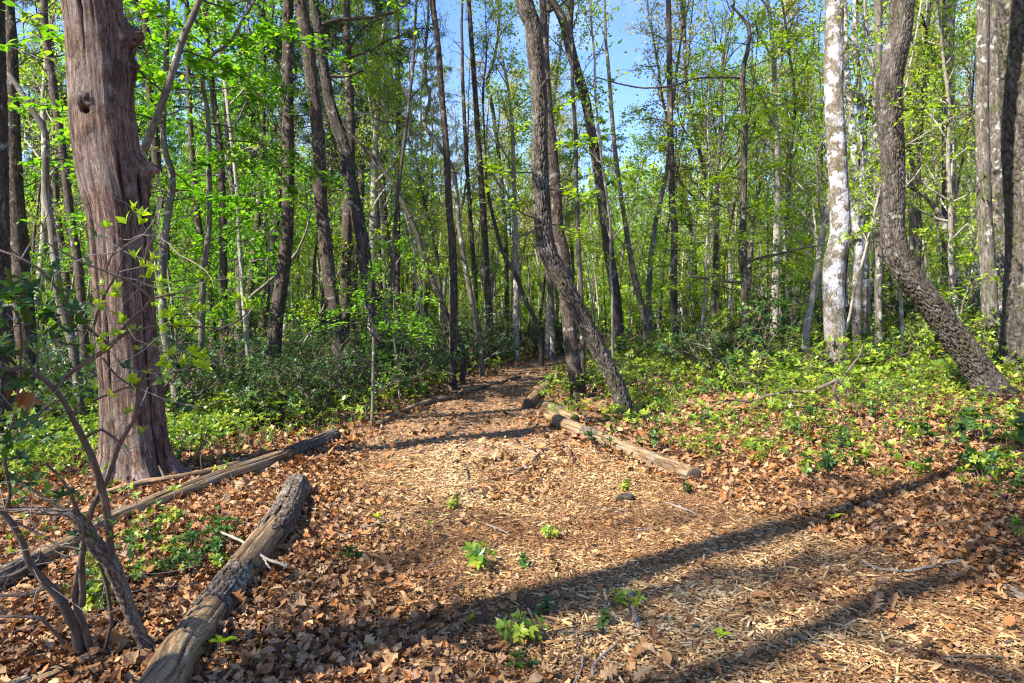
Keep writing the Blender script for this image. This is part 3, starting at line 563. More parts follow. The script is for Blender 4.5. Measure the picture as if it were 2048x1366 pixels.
traced('pine_tree', 'rough brown pine standing straight behind the knee-bent oak', 'pine tree',
    [(1158, 795, 32), (1152, 757, 28), (1142, 689, 27), (1135, 620, 26), (1130, 552, 25), (1122, 484, 24), (1116, 467, 23), (1111, 376, 21), (1104, 290, 18), (1096, 205, 16), (1085, 0, 12)], 'pine', sides=48, step=.03, disp=bark_disp(14, 15, .018, 42), H=15, crown='pine1', leaf='needle')
traced('tree', 'mossy brown trunk right behind the base of the knee-bent oak', 'tree', [(1106, 726, 12), (1106, 689, 12), (1101, 587, 12), (1094, 500, 12), (1092, 300, 11)], 'grey', d=25, H=13, crown='bare2', dead=6)
tf, QF, RF = traced('oak_tree', 'dark forked oak right of the knee-bent oak', 'oak tree', [(1242, 702, 23), (1241, 690, 21), (1236, 638, 20), (1228, 570, 20), (1217, 500, 20), (1214, 467, 20), (1206, 410, 20), (1197, 342, 20), (1184, 273, 19), (1171, 200, 18), (1152, 137, 18), (1139, 90, 20), (1134, 62, 19), (1118, 25, 15), (1104, 0, 14)],
    'dark', d=21, sides=36, step=.04, disp=bark_disp(15, 5, .02, 43, .05, .9), H=14, crown='oak1', dead=5)
def fork():
    mb = MB(); root = np.array(tf.location); P = np.array([at(1137, 80, 21), at(1139, 40, 21), at(1142, 0, 21), at(1146, -60, 21), at(1150, -140, 21)])-root
    P, R = smoothpath(P, np.array([17, 15, 14, 12, 9])/F*21/2, .1); tube(mb, P, R, 16); mb.build('limb', M['dark'], tf)
fork()
tmot, QM, RM = traced('tree', 'mottled slim trunk between the forked oak and the twig-branched tree', 'tree', [(1351, 728, 16), (1349, 655, 15), (1347, 552, 14), (1349, 450, 13), (1344, 400, 13), (1340, 205, 12), (1337, 0, 10)], 'dark', H=13, crown='oak1', leaf='lime', sides=20, step=.07, dead=10, csc=.8)
traced('tree', 'pale trunk leaning right behind the forked oak', 'tree', [(1299, 700, 12), (1298, 638, 12), (1299, 552, 11), (1310, 450, 10), (1323, 393, 9), (1335, 330, 8)], 'grey', d=22, H=11, crown='oak1', csc=.6)
traced('tree', 'grey trunk leaning left close to the forked oak', 'tree', [(1292, 690, 13), (1286, 620, 13), (1272, 570, 13), (1262, 518, 11), (1251, 450, 10), (1230, 300, 9), (1217, 137, 7)], 'grey', d=24, H=14, crown='bare2', dead=8)
tb, QB, RB = traced('tree', 'slim brown trunk with long level side twigs left of the white birch', 'tree', [(1493, 735, 17), (1491, 706, 15), (1490, 620, 14), (1488, 552, 13), (1486, 450, 13), (1489, 273, 11), (1485, 154, 10), (1495, 102, 8), (1498, 61, 6), (1484, 35, 5), (1462, 10, 4)], 'oak', H=10, crown=None, leaf='lime', sides=24, step=.06, disp=OAKD(44, 9, 9, .01), csc=.7)
traced('birch_tree', 'white birch with lichen-blotched bark on the right bank', 'birch tree',
    [(1680, 765, 55.2), (1675, 740, 43.2), (1671, 690, 40.5), (1668, 620, 40.5), (1667, 552, 38.6), (1670, 518, 39.6), (1679, 467, 36.8), (1678, 400, 37.7), (1674, 300, 35.9), (1668, 200, 34.0), (1668, 100, 35.0), (1667, 0, 33.1)],
    'birch', H=13, sides=72, step=.025, flare=1.15, disp=bark_disp(20, 14, .010, 51, .09), crown='oak1', leaf='lime')
tsb, QSB, RSB = traced('oak_tree', 'large oak with an S-bent trunk sweeping down to the right bank', 'oak tree',
    [(1985, 795, 67.3), (1975, 770, 56.4), (1957, 740, 51.0), (1922, 690, 49.1), (1871, 620, 47.3), (1832, 570, 45.5), (1803, 528, 45.5), (1789, 490, 44.6), (1785, 450, 40.0), (1787, 400, 39.1), (1785, 300, 41.0), (1780, 239, 43.7), (1777, 181, 45.5), (1785, 137, 41.0), (1799, 68, 40.0), (1805, 0, 41.0)],
    'oak', H=13, sides=140, step=.015, disp=bark_disp(34, 10, .022, 52, .07, .9), crown='oak2', leaf='lime')
traced('tree', 'tree bowed left behind the S-bent oak, its top arching to it', 'tree', [(1905, 600, 19), (1905, 518, 18), (1895, 467, 16), (1881, 437, 13), (1861, 403, 10), (1833, 379, 9), (1812, 373, 8)], 'grey', d=19, H=1, crown=None)
tsout, _, _ = traced('tree', 'stout grey-brown trunk right of the S-bent oak with limbs to both sides', 'tree', [(1900, 640, 28), (1898, 500, 26), (1898, 410, 25), (1898, 273, 24), (1895, 137, 23), (1898, 0, 22)], 'grey', d=20, H=14, crown='oak2', sides=24, step=.07, dead=10)
GT = 'pair of grey trunks by the right edge'
traced('tree', 'nearer of two grey touching trunks beside the trunk of the right edge', 'tree', [(1988, 690, 34), (1980, 620, 29), (1977, 552, 28), (1972, 470, 26), (1968, 410, 25), (1964, 205, 23), (1966, 0, 22)], 'grey', d=14, H=14, crown='oak1', sides=40, step=.04, disp=OAKD(61, 12, 9, .012))
traced('tree', 'farther of two grey touching trunks beside the trunk of the right edge', 'tree', [(2000, 640, 28), (1998, 484, 27), (1994, 342, 28), (1990, 205, 27), (1990, 0, 26)], 'grey', d=16, H=15, crown='oak1', sides=40, step=.04, disp=OAKD(62, 12, 9, .012))
traced('tree', 'massive furrowed trunk cut by the right edge of the picture', 'tree', [(2078, 722, 150), (2076, 690, 124), (2074, 600, 112), (2074, 500, 104), (2072, 400, 102), (2066, 250, 106), (2062, 100, 108), (2060, 0, 108)], 'oak', d=11.5, H=13, sides=110, step=.022, flare=1.1, disp=bark_disp(30, 5, .032, 63, .06, .9), crown='oak2', leaf='lime')
BG3 = 'pale mottled trunks right behind the white birch'
traced('tree', 'pale mottled trunk directly beside the birch, left stem of the clump', 'tree', [(1714, 690, 19), (1714, 587, 18), (1717, 484, 17), (1710, 444, 17), (1710, 342, 14), (1703, 239, 13), (1693, 137, 11), (1690, 17, 9)], 'birch', d=17, H=13, crown='oak1', sides=20, step=.08, group=BG3)
traced('tree', 'pale mottled trunk waving left and right, middle stem of the clump by the birch', 'tree', [(1736, 690, 14), (1734, 655, 13), (1731, 552, 13), (1719, 467, 14), (1724, 410, 14), (1727, 342, 14), (1726, 273, 13), (1717, 171, 12), (1710, 85, 12), (1712, 0, 11)], 'birch', d=17.5, H=13, crown='oak1', sides=20, step=.08, group=BG3)
traced('tree', 'grey trunk just left of the S-bent oak, right stem behind the birch', 'tree', [(1758, 690, 15), (1758, 655, 14), (1756, 587, 14), (1758, 518, 14), (1755, 410, 15), (1753, 273, 15), (1756, 137, 14), (1756, 0, 14)], 'grey', d=16.5, H=13, crown='oak2', sides=20, step=.08, group=BG3)
tsap, QS, RS = traced('tree', 'thin pale sapling with a dark foot at the end of the thin edging log', 'sapling', [(744, 850, 7), (746, 780, 6.5), (747, 706, 6), (747, 660, 6), (738, 630, 4), (725, 600, 3)], 'grey', H=1, crown=None, dead=0)
# trees out of view that throw the long shadows
for (x, y, r, h, cr_, lb) in ((-5.87, -.33, .22, 13, 'bare1', 'tree out of view whose trunk shadow crosses the nearest wood chips'),
                              (-8.3, -3.0, .17, 9, 'oak1', 'tree out of view shading the lower right corner of the ground'),
                              (-11.0, -3.4, .16, 10, 'oak2', 'tree out of view shading the litter around the barked log')):
    t = empty('tree', (x, y, tz(x, y))); tag(t, lb, 'tree'); mb = MB()
    P, R = smoothpath([(0, 0, -.1), (.05, 0, 3), (-.05, .1, 7), (.1, 0, h)], [r*1.2, r, r*.8, r*.45], .2); tube(mb, P, R, 20); mb.build('trunk', M['oak'], t)
    add_crown(t, cr_, Vector(P[-1]), random.random()*6, 1.0, M['oak'], M['lime'])
# ------------------------------------------------------------------ woods behind
def copy_tree(o, parent=None):
    c = o.copy(); COL.objects.link(c)
    if parent: c.parent = parent
    for ch in o.children: copy_tree(ch, c)
    return c
def whole_tree(seed, H, r, h0, kind, R, nl, elev, nleaf, size, bark, leaf, twigs=6, sub=1, crook=.03, spread=.15, low=0):
    rr = np.random.default_rng(seed); t = empty('pine_tree' if kind == 'pine' else 'tree', (0, 0, 0)); tb_, bm, cb = MB(), MB(), MB()
    P, _ = wander((0, 0, -.3), (0, 0, 1), H, 22, rr, crook, .05); Rr = np.linspace(r, .02, len(P)); Rr[0] *= 1.3
    Ps, Rs = smoothpath(P, Rr, .35); tube(tb_, Ps, Rs, 9, cap=False)
    k = int(h0/H*len(P)); tips, td = limbs(bm, rr, P[k:], Rr[k:], nl, R, elev, 0, twigs, .9, .05 if kind != 'pine' else 0, .2, 4, sub)
    if low:
        for i in range(low):
            q = int(rr.integers(3, k+1)); a = rr.uniform(0, 6.28)
            B, _ = wander(P[q], (math.cos(a), math.sin(a), rr.uniform(-.2, .5)), rr.uniform(.5, 2.0), 5, rr, .2); tube(bm, B, np.linspace(.014, .004, len(B)), 3, cap=False)
    if kind == 'pine': needles(cb, rr, tips, td, nleaf)
    else: foliate(cb, rr, tips, nleaf, spread, size)
    tb_.build('trunk', M[bark], t); bm.build('branches', M[bark], t); cb.build('crown', M[leaf], t, False)
    return t
GW = 'trees of the woods behind'
def proto_set():
    S = {}
    S['pine'] = [(whole_tree(201, 19, .17, 9, 'pine', 2.3, 26, .1, 2600, .17, 'pine', 'needle', low=26), 'brown pine with dark needles among the farther trees'),
                 (whole_tree(202, 17, .14, 7, 'pine', 2.1, 26, .0, 2400, .17, 'pine', 'needle', low=30), 'slender pine with bare lower twigs among the farther trees')]
    S['dense'] = [(whole_tree(203, 15, .14, 4, 'leaf', 3.4, 26, .45, 5200, .16, 'dark', 'green', spread=.22), 'full green leafy tree among the farther trees'),
                  (whole_tree(204, 12, .11, 2.5, 'leaf', 3.0, 26, .35, 4600, .15, 'grey', 'green', spread=.22, crook=.06), 'broad low green tree among the farther trees')]
    S['lime'] = [(whole_tree(205, 16, .14, 5, 'leaf', 3.2, 24, .8, 4200, .13, 'pale', 'lime', 8, 2), 'pale grey tree with airy yellow-green leaves among the farther trees'),
                 (whole_tree(206, 13, .10, 3, 'leaf', 2.8, 24, .65, 4000, .125, 'pale', 'lime', 8, 2, .06), 'wavy pale tree with fresh yellow-green leaves among the farther trees'),
                 (whole_tree(210, 11, .08, 1.5, 'leaf', 2.4, 24, .5, 3600, .115, 'pale', 'lime', 8, 2, .07), 'small pale tree leafed in yellow-green down to head height among the farther trees')]
    S['bare'] = [(whole_tree(207, 17, .13, 6, 'leaf', 2.8, 24, 1.0, 1500, .10, 'pale', 'lime', 9, 3, .04), 'pale nearly bare grey tree with rising twigs among the farther trees'),
                 (whole_tree(208, 16, .11, 5, 'leaf', 2.6, 24, .95, 3000, .12, 'grey', 'yellow', 9, 3, .05), 'grey tree with thin yellow new leaves among the farther trees'),
                 (whole_tree(209, 15, .09, 5, 'leaf', 2.2, 22, 1.1, 1200, .10, 'dark', 'lime', 9, 3, .05), 'thin dark nearly bare tree among the farther trees')]
    return S
SETS = proto_set()
YT = [whole_tree(221, 11, .042, 4, 'leaf', 1.3, 14, .9, 420, .10, 'pale', 'lime', 5, 1, .035), whole_tree(222, 9, .034, 3, 'leaf', 1.2, 14, .8, 520, .10, 'pale', 'lime', 5, 1, .05), whole_tree(223, 12, .05, 6, 'leaf', 1.4, 14, 1.0, 260, .10, 'dark', 'green', 5, 1, .03)]
USED = set()
def place(proto, x, y, rz, sc, label, group):
    o = proto if proto.name not in USED and proto.name in [q[0].name for v in SETS.values() for q in v] else copy_tree(proto)
    USED.add(proto.name)
    o.location = (x, y, tz(x, y)); o.rotation_euler = (random.uniform(-.05, .05), random.uniform(-.06, .06), rz); o.scale = (sc, sc, sc)
    tag(o, label, 'pine tree' if o.name.startswith('pine') else 'tree', group); return o
def woods():
    rr = np.random.default_rng(77); pts = []
    tries = 0
    while len(pts) < 290 and tries < 20000:
        tries += 1
        y = 16+(66-16)*rr.random()**.8; x = rr.uniform(-.84, .84)*y
        if abs(x-path_c(y)) < path_w(y)+.5 and y < 30: continue
        u = x/y
        if -.13 < u < .22 and y < 24: continue
        if any((x-a)**2+(y-b)**2 < (1.3+y*.012)**2 for a, b in pts): continue
        pts.append((x, y))
    for x, y in pts:
        u = x/y*F+CU; q = rr.random()
        if u < 560: k = 'pine' if q < .32 else 'dense' if q < .56 else 'lime' if q < .78 else 'bare'
        elif u < 860: k = 'pine' if q < .45 else 'dense' if q < .52 else 'lime' if q < .72 else 'bare'
        elif u < 1330: k = 'bare' if q < .72 else 'lime' if (q < .95 or y < 45) else 'pine'
        else: k = 'lime' if q < .50 else 'bare' if q < .94 else 'dense'
        pr, lb = SETS[k][int(rr.integers(0, len(SETS[k])))]
        sc = rr.uniform(.8, 1.15)*(.85 if 860 < u < 1330 else 1.0)
        place(pr, x, y, rr.uniform(0, 6.28), sc, lb, GW+': '+k)
woods()
def poles():
    rr = np.random.default_rng(78); P = []
    lbs = ['slender pale young tree with a sparse top among the farther trees', 'slender wavy pale young tree with a sparse top among the farther trees', 'slender dark young tree with hardly any leaves among the farther trees']
    while len(P) < 150:
        y = 14+42*rr.random()**.9; x = rr.uniform(-.82, .82)*y
        if abs(x-path_c(y)) < path_w(y)+.6 and y < 30 or any((x-a)**2+(y-b)**2 < .8 for a, b in P): continue
        i = len(P) if len(P) < 3 else int(rr.integers(0, 3)); o = YT[i] if len(P) < 3 else copy_tree(YT[i]); P.append((x, y))
        o.name = 'young_tree'; o.location = (x, y, tz(x, y)); o.rotation_euler = (rr.normal(0, .06), rr.normal(0, .06), rr.uniform(0, 6.28)); o.scale = (rr.uniform(.85, 1.25),)*3
        tag(o, lbs[i], 'young tree', 'slender young trees of the woods')
poles()
# saplings of the understorey
def sapling(seed, H, nleaf, size, leaf, elev=.15):
    rr = np.random.default_rng(seed); t = empty('sapling', (0, 0, 0)); bm, cb, tb_ = MB(), MB(), MB()
    P, _ = wander((0, 0, -.1), (rr.normal(0, .1), rr.normal(0, .1), 1), H, 12, rr, .09, .05); R = np.linspace(.008+H*.0055, .006, len(P))
    Ps, Rs = smoothpath(P, R, .15); tube(tb_, Ps, Rs, 7)
    tips, td = limbs(bm, rr, P[2:], R[2:], 15, H*.42, elev, 0, 5, .8, .0, .14, 4, 2)
    foliate(cb, rr, tips, nleaf, .06, size, .35, 1.2)
    tb_.build('stem', M['grey'], t); bm.build('branches', M['dark'], t); cb.build('crown', M[leaf], t, False)
    return t
SAP = [(sapling(301, 5.0, 1500, .085, 'lime'), 'slim sapling with level sprays of yellow-green leaves in the understorey'),
       (sapling(302, 6.5, 2400, .09, 'green'), 'taller sapling with level sprays of bright green leaves in the understorey'),
       (sapling(303, 3.5, 1200, .08, 'lime', .3), 'low sapling leafed in yellow-green near the ground'),
       (sapling(304, 4.2, 1900, .085, 'green', .2), 'low sapling leafed in bright green near the ground')]
SAPU = set()
def put_sap(i, x, y, rz, sc, label=None, group='saplings of the understorey'):
    p, lb = SAP[i]; o = p if i not in SAPU else copy_tree(p); SAPU.add(i)
    o.location = (x, y, tz(x, y)); o.rotation_euler = (0, 0, rz); o.scale = (sc,)*3
    tag(o, label or lb, 'sapling', group)
    if label and 'group' in o: del o['group']
    return o
def saps():
    rr = np.random.default_rng(88); n = 0; P = []
    while n < 78:
        y = 12+36*rr.random()**.8; x = rr.uniform(-.8, .8)*y; u = x/y*F+CU
        if abs(x-path_c(y)) < path_w(y)+1.2 and y < 27: continue
        if 850 < u < 1330 and y < 23: continue
        if any((x-a)**2+(y-b)**2 < 1.6**2 for a, b in P): continue
        P.append((x, y)); n += 1
        i = int(rr.choice([1, 3, 0], p=[.42, .38, .2])) if u < 900 else int(rr.choice([0, 2, 1], p=[.5, .35, .15]))
        put_sap(i, x, y, rr.uniform(0, 6.28), rr.uniform(.75, 1.2))
saps()
put_sap(3, *ground(800, 800)[:2], 1.0, .85, 'green sapling spreading level sprays before the blackish leaning trunk')
# ------------------------------------------------------------------ laurel shrubs
def shrub(seed, H, R, ntip, size, leaf='laurel', nst=9):
    rr = np.random.default_rng(seed); t = empty('laurel_shrub', (0, 0, 0)); sb, cb = MB(), MB(); tips = []; td = []
    for i in range(nst):
        a = rr.uniform(0, 6.28); e = rr.uniform(.5, 1.3)
        P, _ = wander((rr.normal(0, .1*R), rr.normal(0, .1*R), -.05), (math.cos(a)*math.cos(e), math.sin(a)*math.cos(e), math.sin(e)), H*rr.uniform(.9, 1.3), 8, rr, .3, .05)
        tube(sb, P, np.linspace(.016*H, .005, len(P)), 5, cap=False)
        for j in range(10):
            q = int(rr.integers(2, len(P))); T, d = wander(P[q], (P[q]-P[q-1])*3+rr.normal(0, .5, 3), H*.4*rr.uniform(.4, 1.1), 4, rr, .3, .1)
            tube(sb, T, np.linspace(.006, .003, len(T)), 3, cap=False); tips.append(T[2:]); td.append(np.repeat(d[None], len(T)-2, 0))
            T2, d = wander(T[2], d+rr.normal(0, .6, 3), H*.25, 3, rr, .3, .1); tube(sb, T2, np.linspace(.004, .003, len(T2)), 3, cap=False); tips.append(T2[1:]); td.append(np.repeat(d[None], len(T2)-1, 0))
    tips = np.vstack(tips); td = np.vstack(td); k = rr.integers(0, len(tips), ntip)
    C = tips[k]+rr.normal(0, .035, (ntip, 3)); ax = td[k]+np.array([0, 0, .7])
    whorls(cb, C, ax, size, rr, 5, LOV, np.clip(.45+rr.normal(0, .22, ntip), 0, 1))
    sb.build('stems', M['stem'], t); cb.build('foliage', M[leaf], t)
    return t
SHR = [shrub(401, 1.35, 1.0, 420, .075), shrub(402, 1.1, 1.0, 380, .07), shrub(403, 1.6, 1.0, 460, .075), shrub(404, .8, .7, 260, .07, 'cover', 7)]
SHL = ['dark laurel shrub in the dense thicket behind the path edge', 'twiggy dark laurel shrub in the dense thicket behind the path edge', 'tall dark laurel shrub in the dense thicket behind the path edge', 'bright green low laurel shrub behind the banks']
SHU = set()
def put_shrub(i, x, y, sc, label=None, group='laurel shrubs of the thickets'):
    o = SHR[i] if i not in SHU else copy_tree(SHR[i]); SHU.add(i)
    o.location = (x, y, tz(x, y)); o.rotation_euler = (0, 0, random.uniform(0, 6.28)); o.scale = (sc, sc, sc*random.uniform(.85, 1.1))
    tag(o, label or SHL[i], 'shrub', group)
    if label and 'bush' not in label and 'group' in o: del o['group']
    return o
def shrubs():
    rr = np.random.default_rng(99); P = []; n = 0; tr = 0
    while n < 95 and tr < 9000:
        tr += 1
        y = rr.uniform(9.8, 24); x = path_c(y)-path_w(y)-rr.uniform(.9, 13)
        if x < -.78*y or any((x-a)**2+(y-b)**2 < .85**2 for a, b in P): continue
        P.append((x, y)); n += 1; put_shrub(int(rr.choice([0, 1, 2], p=[.4, .35, .25])), x, y, rr.uniform(.7, 1.05))
    n = 0; tr = 0
    while n < 110 and tr < 9000:
        tr += 1
        y = rr.uniform(13, 34); x = rr.uniform(path_c(y)+path_w(y)+.8, .8*y)
        if any((x-a)**2+(y-b)**2 < .9**2 for a, b in P): continue
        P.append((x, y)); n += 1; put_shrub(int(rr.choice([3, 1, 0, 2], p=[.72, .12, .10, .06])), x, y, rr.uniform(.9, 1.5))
    for x, y in ((2.2, 27.5), (1.0, 26.8), (0, 26.2), (-1.0, 25), (-1.9, 23), (3.4, 28.5), (-.6, 28), (.6, 29), (1.8, 30.)):
        put_shrub(int(rr.integers(0, 3)), x, y, rr.uniform(.9, 1.2))
shrubs()
def bank_bushes():
    rr = np.random.default_rng(31); n = 0; P = []
    while n < 22:
        u, v = rr.uniform(1260, 2040), rr.uniform(715, 830); x, y, z = ground(u, v)
        if x < path_c(y)+path_w(y)+.7 or any((x-a)**2+(y-b)**2 < .35 for a, b in P): continue
        P.append((x, y)); n += 1; put_shrub(3, x, y, rr.uniform(.35, .6), 'leggy yellow-green laurel bush on the sunny right bank', 'low laurel bushes of the right bank')
bank_bushes()
def far_woods():
    rr = np.random.default_rng(55); mb = MB(); n = 210000
    a = rr.uniform(-.85, .85, n); y = rr.uniform(55, 100, n); x = a*y
    h = rr.random(n)**1.3*(10.5+5.0*vnoise(x*.12, y*.05, 0, 5)+np.where(x > 5, 1.5, np.where(x < -12, 4.0, .5)))
    C = np.stack([x, y, terrain(x, y)+h], 1)
    keep = vnoise(x*.45, y*.3, h*.55, 8) > -.25; C = C[keep]; n = len(C)
    rnd = np.clip(.55+.3*vnoise(C[:, 0]*.2, C[:, 1]*.2, C[:, 2]*.25, 4)+rr.normal(0, .18, n), 0, 1)
    leaves(mb, C, rr.uniform(.4, .8, n), dirs(n, rr, .4, .6), rr.uniform(0, 6.28, n), LQ, rnd, 0, rr)
    o = tag(mb.build('far_woods', M['far'], smooth=False), 'distant mass of yellow-green woodland closing the view', 'woods', None, 'stuff')
    tb_ = MB()
    for i in range(260):
        y = rr.uniform(55, 95); x = rr.uniform(-.85, .85)*y; z = tz(x, y)
        P, _ = wander((x, y, z-.2), (rr.normal(0, .06), 0, 1), rr.uniform(7, 15), 6, rr, .05); tube(tb_, P, np.linspace(.15, .05, 7), 5, cap=False)
    s = tb_.build('trunks', M['grey'], o); s['kind'] = 'stuff'
far_woods()
# ------------------------------------------------------------------ logs along the path
def keepfaces(mb, fn):
    """drop faces whose centre fails fn(bc) so that an edge comes out ragged"""
    for i in range(len(mb.f)):
        base = sum(len(v) for v in mb.v[:i]); f = mb.f[i]; c = mb.bc[i][f-base].mean(1); mb.f[i] = f[fn(c)]
def log(name, label, pts, bark='oldlog', sleeve=None, seed=1, group=None, sides=40, step=.03, sink=.62, lump=.12, cuts=True, stubs=()):
    P = []; R = []
    for (u, v, w) in pts:
        x, y, z = ground(u, v+w*.38); r = w/F*y/2; P.append([x, y, z+r*sink]); R.append(r)
    P = np.array(P); root = P[len(P)//2].copy(); root[2] -= R[len(P)//2]*sink
    t = empty(name, root); tag(t, label, 'log' if 'log' in name else 'branch', group)
    Q, RQ = smoothpath(P-root, R, step)
    dsp = smooth_disp(seed, lump, .02)
    mb = MB(); tube(mb, Q, RQ, sides, dsp, cap=False); mb.build('wood', M[bark], t)
    if cuts:
        T, A, B = frames(Q); th = np.arange(sides)/sides*6.2832
        for e, sg in ((0, -1), (len(Q)-1, 1)):
            cb = MB(); rs = [RQ[e]*q for q in (1.0, .96, .6, .3)]; V = []
            TH, S = np.meshgrid(th, [0 if e == 0 else float(np.sum(np.linalg.norm(np.diff(Q, axis=0), axis=1)))])
            dd = dsp(TH, S, np.full(TH.shape, RQ[e]))[0][0]
            for kk, r in enumerate(rs):
                pr = (r+dd*(r/RQ[e]))[:, None]; off = T[e]*sg*(.0 if kk == 0 else .006)
                V.append(Q[e]+off+pr*(np.cos(th)[:, None]*A[e]+np.sin(th)[:, None]*B[e]))
            V.append((Q[e]+T[e]*sg*.004)[None]); n = sides; Fs = []; k = np.arange(n)
            for q in range(3): Fs.append(np.stack([q*n+k, q*n+(k+1) % n, (q+1)*n+(k+1) % n, (q+1)*n+k], -1))
            cb.add(np.vstack(V), np.vstack(Fs)); cb.f.append(np.stack([3*n+k, 3*n+(k+1) % n, np.full(n, 4*n)], -1))
            cb.build('cut_end', M['endgrain'], t)
    if sleeve:
        sb = MB(); dk = bark_disp(11, 18, .010, seed+3, lump)
        def d2(TH, S, RR):
            a, c = dk(TH, S, RR); b, _ = dsp(TH, S, RR); return b+.005+np.maximum(a*.8, -.003), c
        tube(sb, Q, RQ, sides*2, d2, cap=False); tot = float(np.sum(np.linalg.norm(np.diff(Q, axis=0), axis=1)))
        def fn(c):
            s = c[:, 2]/tot; nz = .07*fbm(c[:, 0]*22, c[:, 1]*22, c[:, 2]*9, seed+9); ok = np.zeros(len(s), bool)
            for a, b in sleeve: ok |= (s+nz > a) & (s+nz < b)
            return ok & (fbm(c[:, 0]*18, c[:, 1]*18, c[:, 2]*6, seed+5) > -.42)
        keepfaces(sb, fn); s = sb.build('bark', M['logbark'], t)
    for k, (f, dv, ln, r) in enumerate(stubs):
        q = int(f*(len(Q)-1)); bb = MB(); e, _ = wander(Q[q], dv, ln, 5, np.random.default_rng(k+seed), .12); tube(bb, e, np.linspace(r, r*.5, 6), 7); bb.build('branch_stub', M[bark], t)
    return t
log('log', 'long log with peeling grey bark lying lengthwise on the near litter', [(215, 1500, 110), (322, 1372, 94), (354, 1309, 83), (413, 1230, 74), (458, 1172, 69), (514, 1100, 65), (564, 1034, 58), (595, 970, 47)], 'oldlog', [(.62, 1.1), (.30, .44)], 5, sides=64, step=.02)
log('log', 'long weathered log edging the path below the dead trunk, tapering to its far end', [(-90, 1205, 50), (20, 1150, 47), (90, 1112, 38), (137, 1086, 33), (205, 1048, 33), (273, 1020, 34), (362, 985, 35), (454, 950, 34), (560, 915, 31), (668, 868, 28)], 'oldlog', [(.70, 1.1), (.0, .10)], 6, sides=52, step=.025, lump=.26)
log('fallen_pole', 'thin barkless pole lying behind the pale log at the foot of the dead trunk', [(212, 990, 14), (284, 972, 17), (331, 965, 17), (410, 950, 16), (495, 925, 12)], 'oldlog', None, 7, sides=20, lump=.1, sink=1.25, stubs=((.35, (-.2, 0, .6), .16, .016), (.6, (.25, .1, .9), .22, .009)))
log('log', 'slender log on the left path edge from the thin pale sapling to the dark pole', [(752, 850, 14), (800, 826, 13), (850, 806, 13), (908, 794, 10)], 'oldlog', [(.75, .95)], 8, sides=28)
log('log', 'far slender log continuing the left path edge beyond the dark pole', [(925, 786, 10), (965, 774, 9), (1003, 763, 8), (1040, 752, 6)], 'oldlog', None, 9, sides=20)
log('log', 'pale barkless log slanting along the right path edge with a dark sawn end', [(1100, 832, 26), (1130, 848, 28), (1187, 870, 29), (1238, 891, 30), (1310, 920, 31), (1388, 952, 34)], 'oldlog', [(.42, .5)], 10, sides=52, step=.025)
log('log', 'short knotty log behind the upper end of the pale right log', [(1084, 806, 17), (1115, 820, 20), (1149, 838, 22)], 'oldlog', [(.35, .6)], 11, sides=36, lump=.2)
log('log', 'straight log with a round dark end in the middle of the right path edge', [(1054, 808, 21), (1084, 777, 18), (1110, 752, 14), (1124, 742, 12)], 'oldlog', None, 12, sides=36, lump=.07)
log('log', 'small far log lying right of the pine behind the path', [(1166, 735, 9), (1192, 727, 8)], 'oldlog', None, 13, sides=18)
log('log', 'half-buried weathered log in the bottom left corner', [(-60, 1405, 40), (40, 1372, 34), (130, 1338, 30), (225, 1298, 22)], 'oldlog', [(.0, .35)], 14, sides=36, sink=.5)
log('log', 'lichen-spotted grey log end entering at the right edge', [(2004, 1172, 20), (2040, 1192, 26), (2120, 1228, 30)], 'grey', None, 15, sides=36)
def chunk(u, v, w, label, seed):
    x, y, z = ground(u, v); r = w/F*y/2; rr = np.random.default_rng(seed); mb = MB()
    P, R = smoothpath([(-r, 0, .0), (-r*.3, r*.2, r*.2), (r*.4, -.1*r, r*.25), (r, .1*r, 0)], [r*.2, r*.5, r*.45, r*.12], r*.08); tube(mb, P, R, 30, bark_disp(6, 40, .012, seed, .5))
    o = mb.build('wood_chunk', M['oldlog' if seed % 2 else 'dark']); o.location = (x, y, z+.01); tag(o, label, 'wood chunk')
chunk(480, 983, 42, 'rotten knobbly wood chunk between the pale log and the barked log', 31)
chunk(1251, 1004, 40, 'dark rotten wood chunk in the chips before the sawn log end', 32)
# ------------------------------------------------------------------ sticks
def stick(label, arms, mt='twig', lift=.0, name='stick', group=None, seed=0):
    x, y, z = ground(*arms[0][0][:2]); t = empty(name, (x, y, z)); tag(t, label, 'stick', group); root = np.array([x, y, z])
    for arm in arms:
        P = []; R = []
        for (u, v, w) in arm:
            a, b, c = ground(u, v); r = w/F*b/2; P.append([a, b, c+r*.7+lift+.006]); R.append(r)
        Q, RQ = smoothpath(np.array(P)-root, R, .02); rr = np.random.default_rng(seed+int(arm[0][0])); n = len(Q)
        Q = Q+np.stack([.006*vnoise(np.arange(n)*.3, 1.0*seed), .006*vnoise(np.arange(n)*.3, 5.0), .012+.012*vnoise(np.arange(n)*.15, 9.)], 1)
        mb = MB(); tube(mb, Q, RQ*(1+.2*vnoise(np.arange(n)*.4, 3.)), 10); mb.build('wood', M[mt], t)
    return t
stick('bleached stick lying level in the chips, long shadow ending at it', [[(1211, 1170, 10), (1255, 1170, 11), (1306, 1185, 8)]], 'oldlog')
stick('pale grey stick pointing at the viewer below the bleached level stick', [[(1260, 1184, 9), (1265, 1224, 9), (1277, 1266, 8)]], 'twig')
stick('long curved grey branch bent up at its right end on the right litter', [[(1717, 1125, 4), (1758, 1145, 6), (1803, 1152, 6), (1843, 1150, 7), (1881, 1135, 7), (1943, 1123, 6), (1956, 1104, 6), (1958, 1089, 5)]], 'twig')
